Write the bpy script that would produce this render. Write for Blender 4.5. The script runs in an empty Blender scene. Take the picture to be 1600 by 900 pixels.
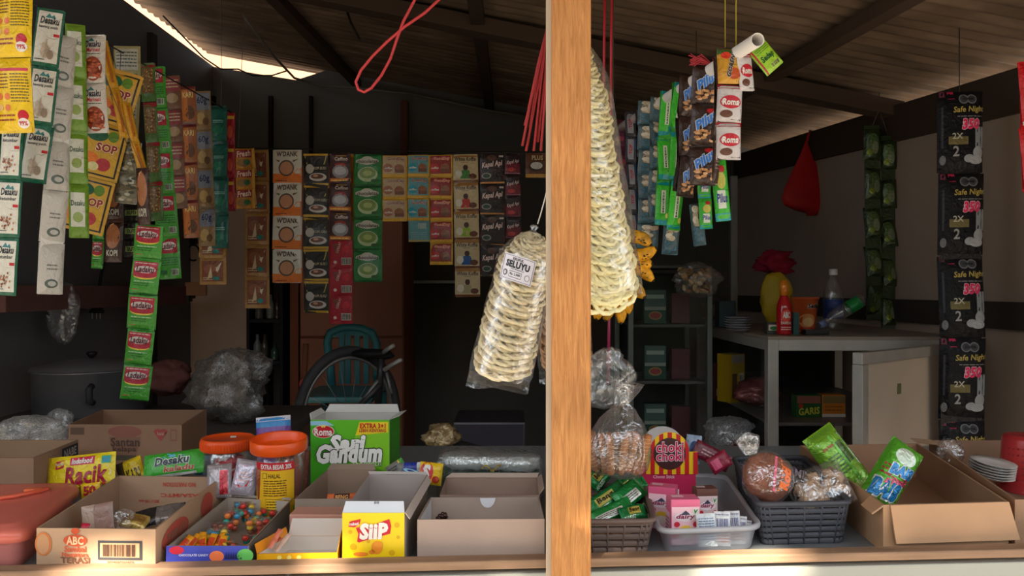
import bpy, bmesh, math, random
from mathutils import Vector, Matrix, Quaternion, noise
random.seed(7)
F = 1155.0; CZ = 1.35           # focal length in pixels of a 1600 px wide frame, eye height
CT = 0.88                       # counter surface
# ---------------------------------------------------------------- camera
cam = bpy.data.objects.new('camera', bpy.data.cameras.new('camera'))
bpy.context.scene.collection.objects.link(cam)
cam.location = (0, 0, CZ); cam.rotation_euler = (math.radians(90), 0, 0)
cam.data.sensor_width = 36; cam.data.lens = 36 * F / 1600; cam.data.clip_start = 0.02
bpy.context.scene.camera = cam
# ---------------------------------------------------------------- sky, sun, exposure
w = bpy.data.worlds.new('sky'); bpy.context.scene.world = w; w.use_nodes = True
bg = w.node_tree.nodes['Background']; bg.inputs[0].default_value = (0.90, 0.95, 1.0, 1); bg.inputs[1].default_value = 1.9
sun = bpy.data.objects.new('sun', bpy.data.lights.new('sun', 'SUN'))
bpy.context.scene.collection.objects.link(sun)
sun.data.energy = 17.0; sun.data.angle = math.radians(.9); sun.data.color = (1.0, 0.87, 0.70)
SUN_AZ = math.radians(24); SUN_EL = math.radians(40)
sd = Vector((math.sin(SUN_AZ) * math.cos(SUN_EL), math.cos(SUN_AZ) * math.cos(SUN_EL), -math.sin(SUN_EL)))
sun.rotation_euler = sd.to_track_quat('-Z', 'Y').to_euler()
sc = bpy.context.scene
sc.view_settings.view_transform = 'Standard'; sc.view_settings.look = 'None'
sc.view_settings.exposure = 0.74; sc.view_settings.gamma = 1.0
sc.view_settings.use_curve_mapping = False
try:
    sc.cycles.transparent_max_bounces = 24
    sc.cycles.max_bounces = 8
except Exception: pass
# ---------------------------------------------------------------- helpers
col = sc.collection
def P(px, py, Y): return Vector(((px - 800) / F * Y, Y, CZ - (py - 450) / F * Y))
def G(px, py, z):
    Y = (CZ - z) * F / (py - 450); return P(px, py, Y)
def lin(c):
    out = []
    for x in c[:3]:
        x = x / 255.0
        out.append(x / 12.92 if x <= .04045 else ((x + .055) / 1.055) ** 2.4)
    return (out[0], out[1], out[2], 1)
def N3(x, y, z, s=1.0): return noise.noise(Vector((x * s, y * s, z * s)))
MATS = {}
def newmat(name):
    m = bpy.data.materials.new(name); m.use_nodes = True; nt = m.node_tree; nt.nodes.clear()
    return m, nt, (lambda t: nt.nodes.new(t)), nt.links.new
def mat(name, rough=.6, spec=.5, metal=0., bs=0., bst=0., var=0., vs=6., vscale=(1, 1, 1), sss=0., trans=0., bdist=.004, coat=0., translu=0.):
    if name in MATS: return MATS[name]
    m, nt, nn, L = newmat(name)
    out = nn('ShaderNodeOutputMaterial'); b = nn('ShaderNodeBsdfPrincipled'); L(b.outputs[0], out.inputs[0])
    at = nn('ShaderNodeAttribute'); at.attribute_name = 'Col'
    b.inputs['Roughness'].default_value = rough; b.inputs['Metallic'].default_value = metal
    b.inputs['Specular IOR Level'].default_value = spec
    if coat: b.inputs['Coat Weight'].default_value = coat; b.inputs['Coat Roughness'].default_value = .15
    tc = nn('ShaderNodeTexCoord'); src = at.outputs['Color']
    if var:
        mp = nn('ShaderNodeMapping'); mp.inputs['Scale'].default_value = vscale; L(tc.outputs['Object'], mp.inputs[0])
        n = nn('ShaderNodeTexNoise'); n.inputs['Scale'].default_value = vs; n.inputs['Detail'].default_value = 6; L(mp.outputs[0], n.inputs['Vector'])
        mr = nn('ShaderNodeMapRange'); mr.inputs[1].default_value = .3; mr.inputs[2].default_value = .7
        mr.inputs[3].default_value = 1 - var; mr.inputs[4].default_value = 1 + var * .5; L(n.outputs['Fac'], mr.inputs[0])
        mx = nn('ShaderNodeVectorMath'); mx.operation = 'SCALE'; L(src, mx.inputs[0]); L(mr.outputs[0], mx.inputs['Scale']); src = mx.outputs[0]
    L(src, b.inputs['Base Color'])
    if sss:
        b.inputs['Subsurface Weight'].default_value = sss; b.inputs['Subsurface Radius'].default_value = (.01, .006, .003); b.inputs['Subsurface Scale'].default_value = 1
    if bst:
        n2 = nn('ShaderNodeTexNoise'); n2.inputs['Scale'].default_value = bs; n2.inputs['Detail'].default_value = 5; n2.inputs['Distortion'].default_value = 1.2
        L(tc.outputs['Object'], n2.inputs['Vector'])
        bp = nn('ShaderNodeBump'); bp.inputs['Strength'].default_value = bst; bp.inputs['Distance'].default_value = bdist
        L(n2.outputs['Fac'], bp.inputs['Height']); L(bp.outputs[0], b.inputs['Normal'])
    if trans or translu:
        tr = nn('ShaderNodeBsdfTransparent'); tr.inputs[0].default_value = (1, 1, 1, 1); mx2 = nn('ShaderNodeMixShader'); mx2.inputs[0].default_value = trans
        if trans:
            L(b.outputs[0], mx2.inputs[1]); L(tr.outputs[0], mx2.inputs[2]); L(mx2.outputs[0], out.inputs[0])
    MATS[name] = m; return m
def mat_clear(name='clear_film', base=.045, hi=.8, rough=.12, scale=22, tint=(1, 1, 1), haze=.05):
    """thin clear crinkled plastic: mostly see-through, glossy where it creases or turns away"""
    if name in MATS: return MATS[name]
    m, nt, nn, L = newmat(name)
    out = nn('ShaderNodeOutputMaterial'); tr = nn('ShaderNodeBsdfTransparent'); tr.inputs[0].default_value = (*tint, 1)
    gl = nn('ShaderNodeBsdfGlossy'); gl.inputs['Roughness'].default_value = rough; gl.inputs[0].default_value = (.9, .92, .95, 1)
    df = nn('ShaderNodeBsdfDiffuse'); df.inputs[0].default_value = (.75 * tint[0], .78 * tint[1], .8 * tint[2], 1)
    tc = nn('ShaderNodeTexCoord'); n = nn('ShaderNodeTexNoise'); n.inputs['Scale'].default_value = scale; n.inputs['Detail'].default_value = 3; n.inputs['Distortion'].default_value = 2
    L(tc.outputs['Object'], n.inputs['Vector'])
    bp = nn('ShaderNodeBump'); bp.inputs['Strength'].default_value = 1; bp.inputs['Distance'].default_value = .006; L(n.outputs['Fac'], bp.inputs['Height'])
    L(bp.outputs[0], gl.inputs['Normal'])
    lw = nn('ShaderNodeLayerWeight'); lw.inputs[0].default_value = .16; L(bp.outputs[0], lw.inputs['Normal'])
    mr = nn('ShaderNodeMapRange'); mr.inputs[3].default_value = base; mr.inputs[4].default_value = hi; L(lw.outputs['Facing'], mr.inputs[0])
    n3 = nn('ShaderNodeTexNoise'); n3.inputs['Scale'].default_value = scale * 1.7; n3.inputs['Detail'].default_value = 4; n3.inputs['Distortion'].default_value = 3; L(tc.outputs['Object'], n3.inputs['Vector'])
    cr = nn('ShaderNodeValToRGB'); e = cr.color_ramp.elements; e[0].position = .44; e[0].color = (0, 0, 0, 1); e[1].position = .56; e[1].color = (0, 0, 0, 1); k_ = e.new(.50); k_.color = (1, 1, 1, 1); L(n3.outputs['Fac'], cr.inputs[0])
    ma = nn('ShaderNodeMath'); ma.operation = 'MULTIPLY_ADD'; ma.inputs[1].default_value = min(.3, hi * .3) if scale > 2 else 0.; L(cr.outputs[0], ma.inputs[0]); L(mr.outputs[0], ma.inputs[2]); ma.use_clamp = True
    m1 = nn('ShaderNodeMixShader'); L(ma.outputs[0], m1.inputs[0]); L(tr.outputs[0], m1.inputs[1]); L(gl.outputs[0], m1.inputs[2])
    m2 = nn('ShaderNodeMixShader'); m2.inputs[0].default_value = haze; L(m1.outputs[0], m2.inputs[1]); L(df.outputs[0], m2.inputs[2])
    L(m2.outputs[0], out.inputs[0]); MATS[name] = m; return m
M_film = mat('printed_film', .34, .45, 0, 42, .8, bdist=.008, coat=.22)
M_dark = mat('dark_film', .38, .25, 0, 40, .8, bdist=.008)
M_foil = mat('foil_film', .26, .7, .35, 40, .8, bdist=.007, coat=.3)
M_card = mat('cardboard', .8, .25, 0, 60, .12, var=.10, vs=9)
M_box = mat('printed_board', .42, .5, 0, 20, .05, var=.03, vs=10)
M_plas = mat('plastic', .35, .5, 0, 30, .05)
M_dplas = mat('dull_plastic', .55, .4, 0, 80, .15, var=.08, vs=12)
M_matte = mat('matte', .85, .2, 0, 50, .2, var=.12, vs=7)
M_metal = mat('aluminium', .42, .5, .5, 60, .06, var=.1, vs=14)
M_crack = mat('cracker', .6, .35, 0, 120, .5, var=.14, vs=60, sss=.25)
M_food = mat('food', .7, .3, 0, 90, .5, var=.28, vs=38)
M_gloss = mat('gloss', .12, .6, 0)
M_rubber = mat('rubber', .6, .3, 0, 60, .1)
M_string = mat('string', .7, .3, 0)
M_tint = mat('tinted_plastic', .25, .5, 0, 20, .1, trans=.22)
M_milky = mat('milky_plastic', .3, .5, 0, 30, .08, trans=.55)
M_clear = mat_clear()
M_clear2 = mat_clear('clear_bag', base=.05, hi=.7, rough=.22, scale=10, haze=.035)
M_haze = mat_clear('cloudy_bag', base=.06, hi=.6, rough=.3, scale=14, haze=.14)
M_glass = mat_clear('cabinet_glass', base=.008, hi=.2, rough=.02, scale=1, haze=.006)
def mat_smoke(): return mat_clear('grey_bag', base=.06, hi=.55, rough=.35, scale=16, tint=(.62, .6, .58), haze=.12)
M_smoke = mat_smoke()

_txt = {}
def text_mesh(s, shear=0., bold=0.):
    k = (s, shear, bold)
    if k in _txt: return _txt[k]
    cu = bpy.data.curves.new('t', 'FONT'); cu.body = s; cu.size = 1; cu.shear = shear; cu.offset = bold; cu.resolution_u = 2; cu.space_character = 1 + min(.14, bold * 1.3)
    ob = bpy.data.objects.new('t', cu); col.objects.link(ob)
    dg = bpy.context.evaluated_depsgraph_get(); me = bpy.data.meshes.new_from_object(ob.evaluated_get(dg))
    vs = [(v.co.x, v.co.y) for v in me.vertices]; fs = [tuple(p.vertices) for p in me.polygons]
    bpy.data.objects.remove(ob); bpy.data.curves.remove(cu); bpy.data.meshes.remove(me)
    # bounds from the unbolded text keep outline and face aligned
    x0 = min(v[0] for v in vs) + bold; x1 = max(v[0] for v in vs) - bold; y0 = min(v[1] for v in vs) + bold; y1 = max(v[1] for v in vs) - bold
    _txt[k] = ([((x - x0) / (x1 - x0), (y - y0) / (y1 - y0)) for x, y in vs], fs); return _txt[k]

LK = .0005
class MB:
    def __init__(s): s.v = []; s.f = []; s.c = []; s.sm = []; s.map = None
    def add(s, vs, fs, c, smooth=False):
        o = len(s.v); s.v += [Vector(v) for v in vs]; lc = lin(c)
        for f in fs: s.f.append(tuple(i + o for i in f)); s.c.append(lc); s.sm.append(smooth)
        return s
    def box(s, c, size, colr, bev=0., R=None, loc=True):
        bm = bmesh.new(); bmesh.ops.create_cube(bm, size=1)
        for v in bm.verts: v.co = Vector((v.co.x * size[0], v.co.y * size[1], v.co.z * size[2]))
        if bev: bmesh.ops.bevel(bm, geom=bm.edges[:], offset=bev, segments=2, affect='EDGES', profile=.6)
        R = R or Matrix.Identity(3); c = Vector(c)
        bm.verts.index_update()
        s.add([R @ v.co + c for v in bm.verts], [[v.index for v in f.verts] for f in bm.faces], colr, False); bm.free(); return s
    def tube(s, pts, r, colr, seg=8, cap=True, closed=False):
        pts = [Vector(p) for p in pts]; n = len(pts); vs = []; up = None
        rs = r if isinstance(r, (list, tuple)) else [r] * n
        for i, p in enumerate(pts):
            if closed: t = pts[(i + 1) % n] - pts[i - 1]
            else: t = pts[min(i + 1, n - 1)] - pts[max(i - 1, 0)]
            t = t.normalized() if t.length > 1e-9 else Vector((0, 0, 1))
            if up is None: up = t.orthogonal().normalized()
            up = (up - t * up.dot(t)); up = up.normalized() if up.length > 1e-6 else t.orthogonal().normalized()
            b = t.cross(up)
            for j in range(seg):
                a = 2 * math.pi * j / seg; vs.append(p + (up * math.cos(a) + b * math.sin(a)) * rs[i])
        fs = []
        for i in range(n if closed else n - 1):
            i2 = (i + 1) % n
            for j in range(seg): j2 = (j + 1) % seg; fs.append((i * seg + j, i * seg + j2, i2 * seg + j2, i2 * seg + j))
        if cap and not closed: fs.append(tuple(range(seg))[::-1]); fs.append(tuple((n - 1) * seg + j for j in range(seg)))
        return s.add(vs, fs, colr, True)
    def lathe(s, prof, colr, seg=28, c=(0, 0, 0), R=None, sx=1., sy=1., fn=None, cap=False):
        R = R or Matrix.Identity(3); c = Vector(c); vs = []; n = len(prof)
        for i, (r, z) in enumerate(prof):
            for j in range(seg):
                a = 2 * math.pi * j / seg; q = Vector((r * math.cos(a) * sx, r * math.sin(a) * sy, z))
                if fn: q = fn(q, a, i)
                vs.append(R @ q + c)
        fs = [(i * seg + j, i * seg + (j + 1) % seg, (i + 1) * seg + (j + 1) % seg, (i + 1) * seg + j) for i in range(n - 1) for j in range(seg)]
        if cap: fs.append(tuple(range(seg))[::-1]); fs.append(tuple((n - 1) * seg + j for j in range(seg)))
        return s.add(vs, fs, colr, True)
    def ball(s, c, r, colr, sx=1, sy=1, sz=1, R=None, seg=12, nz=8, amp=0.):
        prof = [(max(1e-4, math.sin(math.pi * i / nz)) * r, -math.cos(math.pi * i / nz) * r * sz) for i in range(nz + 1)]
        c = Vector(c); sd0 = random.random() * 50
        fn = (lambda q, a, i: q * (1 + amp * N3(q.x / r + sd0, q.y / r, q.z / r, 1.6))) if amp else None
        return s.lathe(prof, colr, seg, c, R, sx, sy, fn)
    def grid(s, fn, nu, nv, colr, smooth=True):
        vs = [fn(i / nu, j / nv) for j in range(nv + 1) for i in range(nu + 1)]; w = nu + 1
        return s.add(vs, [(j * w + i, j * w + i + 1, (j + 1) * w + i + 1, (j + 1) * w + i) for j in range(nv) for i in range(nu)], colr, smooth)
    def slab(s, p0, p1, p2, p3, t, c_out, c_in=None):
        """quad sheet with thickness: p0..p3 is the outer side counted so that its normal points outward"""
        p = [Vector(q) for q in (p0, p1, p2, p3)]; n = (p[1] - p[0]).cross(p[3] - p[0]).normalized(); q = [a - n * t for a in p]; ci = c_in or c_out
        s.add(p, [(0, 1, 2, 3)], c_out); s.add(q, [(3, 2, 1, 0)], ci)
        for i in range(4): j = (i + 1) % 4; s.add([p[i], q[i], q[j], p[j]], [(0, 1, 2, 3)], ci)
        return s
    # ---- printed artwork in (u, v) of the current map
    def rect(s, u0, v0, u1, v1, c, k=1, n=None):
        m = s.map; nu = n or max(1, round(abs(u1 - u0) * 12)); nv = n or max(1, round(abs(v1 - v0) * 12))
        return s.grid(lambda a, b: m(u0 + (u1 - u0) * a, v0 + (v1 - v0) * b, k), nu, nv, c)
    def ell(s, cu, cv, ru, rv, c, k=1, seg=20, rings=2):
        m = s.map; vs = [m(cu, cv, k)]
        for r in range(1, rings + 1):
            for j in range(seg): a = 2 * math.pi * j / seg; vs.append(m(cu + ru * r / rings * math.cos(a), cv + rv * r / rings * math.sin(a), k))
        fs = [(0, 1 + j, 1 + (j + 1) % seg) for j in range(seg)]
        for r in range(rings - 1):
            o = 1 + r * seg; o2 = o + seg
            fs += [(o + j, o2 + j, o2 + (j + 1) % seg, o + (j + 1) % seg) for j in range(seg)]
        return s.add(vs, fs, c, True)
    def poly(s, pts, c, k=1):
        m = s.map; return s.add([m(u, v, k) for u, v in pts], [tuple(range(len(pts)))], c)
    def txt(s, t, u0, v0, u1, v1, c, k=2, shear=0., bold=.02, rot=0., out=None, outb=.05):
        if out is not None: s.txt(t, u0, v0, u1, v1, out, k, shear, bold + outb, rot); k += 1
        vs, fs = text_mesh(t, shear, bold); m = s.map; cu = (u0 + u1) / 2; cv = (v0 + v1) / 2; cr = math.cos(rot); sr = math.sin(rot); q = []
        for x, y in vs:
            a = (x - .5) * (u1 - u0); b = (y - .5) * (v1 - v0); q.append(m(cu + a * cr - b * sr, cv + a * sr + b * cr, k))
        return s.add(q, fs, c)
    def bars(s, u0, v0, u1, v1, c=(30, 30, 30), k=2, n=18, bgc=(235, 235, 230)):
        if bgc: s.rect(u0, v0, u1, v1, bgc, k)
        rnd = random.Random(n * 7 + int(u0 * 100)); x = u0 + (u1 - u0) * .05; st = (u1 - u0) * .9 / n
        for i in range(n): s.rect(x, v0 + (v1 - v0) * .1, x + st * rnd.choice((.3, .5, .65)), v1 - (v1 - v0) * .1, c, k + 1, 1); x += st
        return s
    def lines(s, u0, v0, u1, v1, n, c, k=2, seed=1):
        rnd = random.Random(seed); h = (v1 - v0) / n
        for i in range(n):
            x = u0
            while x < u1 * .98 + u0 * .02:
                l = rnd.uniform(.08, .25) * (u1 - u0); s.rect(x, v0 + h * i + h * .25, min(u1, x + l), v0 + h * i + h * .65, c, k, 1); x += l + .03 * (u1 - u0)
        return s
    def build(s, name, m, parent=None, org=None, local=False, smooth=None):
        me = bpy.data.meshes.new(name)
        if parent is not None and not local: o = parent.location.copy()
        elif org is not None: o = Vector(org)
        else: o = Vector((0, 0, 0))
        me.from_pydata([tuple(v - o) for v in s.v], [], s.f)
        ca = me.color_attributes.new('Col', 'FLOAT_COLOR', 'CORNER'); arr = []
        for f, c in zip(s.f, s.c): arr += list(c) * len(f)
        ca.data.foreach_set('color', arr); me.polygons.foreach_set('use_smooth', s.sm); me.materials.append(m); me.update()
        ob = bpy.data.objects.new(name, me); col.objects.link(ob)
        if parent is not None: ob.parent = parent
        elif org is not None: ob.location = o
        return ob
def sheet(p00, p10, p11, p01, off=.0006):
    a, b, c, d = (Vector(q) for q in (p00, p10, p11, p01)); n = (b - a).cross(d - a).normalized()
    return lambda u, v, k=0: a * (1 - u) * (1 - v) + b * u * (1 - v) + c * u * v + d * (1 - u) * v + n * (off + k * LK)
def tag(o, label=None, cat=None, group=None, kind=None):
    if label: o['label'] = label
    if cat: o['category'] = cat
    if group: o['group'] = group
    if kind: o['kind'] = kind
    return o
def thing(name, loc, label, cat, group=None):
    o = bpy.data.objects.new(name, None); o.empty_display_size = .03; col.objects.link(o); o.location = Vector(loc); return tag(o, label, cat, group)
def struct(name, mb, m): o = mb.build(name, m); o['kind'] = 'structure'; return o
# ================================================================ the place itself
def roofz(x, y): return 2.93 - .185 * (x + 2.03) + .03 * (y - 5.0)
def mat_wood():
    m, nt, nn, L = newmat('honey_wood'); out = nn('ShaderNodeOutputMaterial'); b = nn('ShaderNodeBsdfPrincipled'); L(b.outputs[0], out.inputs[0])
    at = nn('ShaderNodeAttribute'); at.attribute_name = 'Col'; tc = nn('ShaderNodeTexCoord')
    mp = nn('ShaderNodeMapping'); mp.inputs['Scale'].default_value = (70, 70, 5); L(tc.outputs['Object'], mp.inputs[0])
    n = nn('ShaderNodeTexNoise'); n.inputs['Scale'].default_value = 3; n.inputs['Detail'].default_value = 8; n.inputs['Roughness'].default_value = .65; n.inputs['Distortion'].default_value = .8; L(mp.outputs[0], n.inputs['Vector'])
    n2 = nn('ShaderNodeTexNoise'); n2.inputs['Scale'].default_value = 5; n2.inputs['Detail'].default_value = 4; L(tc.outputs['Object'], n2.inputs['Vector'])
    r = nn('ShaderNodeValToRGB'); r.color_ramp.elements[0].position = .3; r.color_ramp.elements[0].color = (.62, .52, .42, 1); r.color_ramp.elements[1].position = .7; r.color_ramp.elements[1].color = (1.15, 1.12, 1.05, 1); L(n.outputs['Fac'], r.inputs[0])
    mx = nn('ShaderNodeVectorMath'); mx.operation = 'MULTIPLY'; L(at.outputs['Color'], mx.inputs[0]); L(r.outputs[0], mx.inputs[1])
    mr = nn('ShaderNodeMapRange'); mr.inputs[1].default_value = .35; mr.inputs[2].default_value = .7; mr.inputs[3].default_value = .82; mr.inputs[4].default_value = 1.12; L(n2.outputs['Fac'], mr.inputs[0])
    m2 = nn('ShaderNodeVectorMath'); m2.operation = 'SCALE'; L(mx.outputs[0], m2.inputs[0]); L(mr.outputs[0], m2.inputs['Scale']); L(m2.outputs[0], b.inputs['Base Color'])
    b.inputs['Roughness'].default_value = .6; b.inputs['Specular IOR Level'].default_value = .3
    bp = nn('ShaderNodeBump'); bp.inputs['Strength'].default_value = .25; bp.inputs['Distance'].default_value = .002; L(n.outputs['Fac'], bp.inputs['Height']); L(bp.outputs[0], b.inputs['Normal'])
    MATS['wood'] = m; return m
M_wood = mat_wood()
M_wood2 = mat('plank_wood', .7, .25, 0, 40, .3, var=.3, vs=4, vscale=(1.2, 12, 20))
M_wall = mat('board_wall', .8, .2, 0, 30, .1, var=.14, vs=1.6)
M_roof = mat('weathered_roof', .75, .25, 0, 25, .3, var=.45, vs=3.2, vscale=(1.3, 3.5, 1))
M_floor = mat('concrete_floor', .8, .3, 0, 30, .3, var=.2, vs=3)
# counter frame turns a little: left end nearer the viewer
CF = math.radians(3.4)
def cfy(x): return 1.205 + math.tan(CF) * (x + .83) if True else 0
# floor and outside ground
mb = MB(); mb.add([(-9, -9, 0), (9, -9, 0), (9, 9, 0), (-9, 9, 0)], [(0, 1, 2, 3)], (154, 148, 140)); struct('floor', mb, M_floor)
# back wall: three sheets of dark board
mb = MB(); xs = [-2.06, -1.47, -1.25, 1.9]; zs = [2.86, 2.765, roofz(-1.25, 5) + .05, roofz(1.9, 5) + .05]
vb = [V3 for x, z in zip(xs, zs) for V3 in ((x, 5.03, 0), (x, 5.03, z), (x, 5.09, 0), (x, 5.09, z))]
for i in range(3): k = i * 4; mb.add([vb[k + j] for j in range(8)], [(0, 4, 5, 1), (6, 2, 3, 7), (1, 5, 7, 3)], (106, 102, 98))
struct('wall_back', mb, M_wall)
for i, (px, w_) in enumerate(((330, 10), (422, 6), (485, 5))):
    mb = MB(); x = (px - 800) / F * 5; mb.box((x, 5.02, 1.35), (w_ / F * 5, .04, 2.6), (34, 30, 28)); struct('trim_%d' % (i + 1), mb, M_wall)
mb = MB(); mb.box(((634 - 800) / F * 5, 4.96, 1.3), (.045, .08, 2.6), (104, 62, 48)); struct('trim_4', mb, M_wall)
# left wall, its top a hand below the roof
mb = MB(); mb.box((-2.06, 3.0, 1.43), (.05, 4.2, 2.86), (116, 114, 116)); struct('wall_left', mb, M_wall)
mb = MB(); mb.box((-2.02, 4.15, 1.4), (.03, .06, 2.75), (48, 44, 42)); struct('trim_5', mb, M_wall)
# right wall, slightly splayed
a = Vector((1.52, 5.1, 0)); b_ = Vector((1.96, 1.25, 0)); mb = MB(); n_ = Vector((.05, .006, 0))
def up(v, z): return Vector((v.x, v.y, z))
za = roofz(1.52, 5.1) - .02; zb = roofz(1.96, 1.25) - .02
mb.add([a, b_, up(b_, zb), up(a, za), a + n_, b_ + n_, up(b_ + n_, zb), up(a + n_, za)], [(0, 1, 2, 3), (7, 6, 5, 4), (0, 4, 5, 1), (3, 2, 6, 7), (1, 5, 6, 2), (0, 3, 7, 4)], (172, 152, 136)); struct('wall_right', mb, M_wall)
def wr(y): t = (5.1 - y) / 3.85; return 1.52 + .44 * t          # inner x of the right wall
mb = MB(); d_ = Vector((-.02, 0, 0))
mb.slab(up(a, 1.20) + d_, up(b_, 1.20) + d_, up(b_, 1.30) + d_, up(a, 1.30) + d_, .02, (60, 54, 50)); struct('trim_6', mb, M_wall)
mb = MB(); zt = .16
mb.slab(up(a, za - zt) + d_, up(b_, zb - zt) + d_, up(b_, zb) + d_, up(a, za) + d_, .02, (72, 58, 48)); struct('trim_7', mb, M_wall)
# corrugated roof; waves run down the slope (along x)
def corr(x0, x1, y0, y1, zoff, pitch=.076, amp=.010, ny=None, nx=10, c=(118, 97, 78)):
    mb = MB(); ny = ny or int((y1 - y0) / pitch * 8)
    mb.grid(lambda u, v: Vector((x0 + (x1 - x0) * u, y0 + (y1 - y0) * v, roofz(x0 + (x1 - x0) * u, y0 + (y1 - y0) * v) + zoff + amp * math.sin(2 * math.pi * (y1 - y0) * v / pitch))), nx, ny, c); return mb
struct('ceiling', corr(-2.14, 2.3, .95, 5.2, .05), M_roof)
def eave(x):      # added front eave, out of view, slanted to shade everything above the plank
    d = (roofz(x, -.6) + .02 - .912) / .918; xt = x + .445 * d; return cfy(xt) - d
mb = MB(); mb.grid(lambda u, v: (lambda x: (lambda y: Vector((x, y, roofz(x, y) + .03 + .010 * math.sin(2 * math.pi * 24 * v))))(eave(x) + (1.2 - eave(x)) * v))(-3.0 + 6.0 * u), 12, 190, (128, 104, 82))
struct('trim_8', mb, M_roof)
# purlins and rafter
def beam(p, q, w_, h_, c, name):
    p = Vector(p); q = Vector(q); d = (q - p); L_ = d.length; R = d.to_track_quat('X', 'Z').to_matrix(); mb = MB(); mb.box((p + q) / 2, (L_, w_, h_), c, .004, R); return struct(name, mb, M_wall)
beam((1.30, 1.2, roofz(1.3, 1.2)), (1.02, 5.0, roofz(1.02, 5.0)), .06, .05, (84, 66, 52), 'trim_9')
beam((-.15, 1.2, roofz(-.15, 1.2)), (-.15, 5.0, roofz(-.15, 5.0) - .01), .06, .05, (70, 56, 46), 'trim_10')
beam((-2.0, 3.2, roofz(-2, 3.2) - .02), (1.75, 3.35, roofz(1.75, 3.35) - .03), .09, .07, (84, 66, 54), 'trim_11')
beam((-1.2, 1.2, roofz(-1.2, 1.2)), (-1.05, 5.0, roofz(-1.05, 5.0) - .01), .06, .05, (70, 56, 46), 'trim_12')
# added walls: unseen dark one blocks the low sky, sunlit one brightens the roof gap
mb = MB(); mb.box((0, -5.2, 1.6), (18, .2, 3.2), (70, 78, 58)); struct('wall_skyblock', mb, M_wall)
mb = MB(); mb.box((-5.2, 8.9, 3.2), (7.5, .2, 6.4), (150, 112, 88)); struct('wall_gap_fill', mb, M_wall)
# counter top
mb = MB(); A0 = Vector((-1.3, cfy(-1.3), 0)); A1 = Vector((1.5, cfy(1.5), 0))
mb.add([up(A0, CT), up(A1, CT), (1.5, 2.2, CT), (-1.3, 2.2, CT), up(A0, CT - .03), up(A1, CT - .03), (1.5, 2.2, CT - .03), (-1.3, 2.2, CT - .03)],
       [(0, 1, 2, 3), (7, 6, 5, 4), (0, 4, 5, 1), (2, 6, 7, 3), (1, 5, 6, 2), (0, 3, 7, 4)], (118, 124, 128))
t = thing('display_counter', (0, 1.7, 0), 'long stall counter of pale board topped by a raw wood plank along its front', 'counter')
mb.build('worktop', M_plas, t)
Rc = Matrix.Rotation(CF, 3, 'Z')
mb = MB(); mb.box((.1, cfy(.1) - .019, .893), (3.0, .030, .015), (150, 120, 96), .003, Rc); mb.build('edge_plank', M_wood2, t)
mb = MB(); mb.box((.1, cfy(.1) - .019, .442), (3.0, .022, .87), (158, 160, 152), .002, Rc)
for px, py in ((1272, 890), (450, 896)):
    q = P(px, py, 1.2); q.y = cfy(q.x) - .0305; mb.lathe([(.0001, 0), (.005, 0), (.005, .002)], (60, 58, 55), 12, q, Matrix.Rotation(math.pi / 2, 3, 'X'))
mb.build('front_panel', M_box, t)
for x in (-1.2, 1.4):
    mb = MB(); mb.box((x, 2.12, .425), (.05, .05, .85), (120, 90, 66), .003); mb.build('leg', M_wood2, t)
# post
Rp = Matrix.Rotation(math.radians(-9), 3, 'Z')
t = thing('wooden_post', (.095, 1.19, .872), 'honey-coloured wooden post rising from the counter edge in the middle', 'post')
mb = MB(); mb.box((.0955, 1.195, 1.83), (.0635, .012, 1.915), (202, 144, 88), .0025, Rp); mb.build('face_board', M_wood, t)
mb = MB(); mb.box((.0955 - .0, 1.195, 1.83) if False else (.0955 - .0048, 1.222, 1.833), (.0655, .042, 1.91), (190, 172, 150), .002, Rp); mb.build('plywood_backing', M_card, t)
# unseen tree behind the viewer, its leaves placed to break up the sunlight
t = thing('shade_tree', (-2.2, -2.6, 0), 'unseen leafy tree outside the stall behind the viewer', 'tree')
mb = MB(); mb.tube([(-2.2, -2.6, 0), (-2.15, -2.6, 1.5), (-1.9, -2.55, 2.6), (-1.2, -2.4, 3.3), (0.2, -2.3, 3.5)], [.12, .1, .08, .05, .02], (90, 70, 52)); mb.build('trunk', M_matte, t)
mb = MB(); rnd = random.Random(11)
def leaf(mb, c, L_, rnd):
    d = Vector((rnd.uniform(-1, 1), rnd.uniform(-1, 1), rnd.uniform(-.8, .3))).normalized(); s_ = d.cross(Vector((rnd.uniform(-.3, .3), .2, 1))).normalized() * L_ * .3; n = d.cross(s_).normalized() * L_ * .06
    mb.add([c, c + d * L_ * .4 + s_ + n, c + d * L_, c + d * L_ * .4 - s_ + n, c + d * L_ * .5], [(0, 4, 1), (1, 4, 2), (2, 4, 3), (3, 4, 0)], (70, 110, 46))
LEAVES = []
def leafcloud(n, tx, zfn):
    for i in range(n):
        # a leaf that shades the counter edge: step back along the sun's ray from a point near it
        x = rnd.uniform(*tx); z = rnd.uniform(.55, 1.15); tgt = Vector((x, cfy(x), z)); s_ = rnd.uniform(3.6, 4.9)
        keep = N3(x * 5.2, z * 5.2, 2.3)
        if keep < zfn(x, z): continue
        LEAVES.append(tgt - sd * s_)
        leaf(mb, tgt - sd * s_, rnd.uniform(.045, .075), rnd)
leafcloud(15000, (-1.4, 1.9), lambda x, z: -.11 if -.9 < x < .42 else (-.2 if x < .6 else -1))
mb.build('foliage', M_matte, t)
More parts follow.
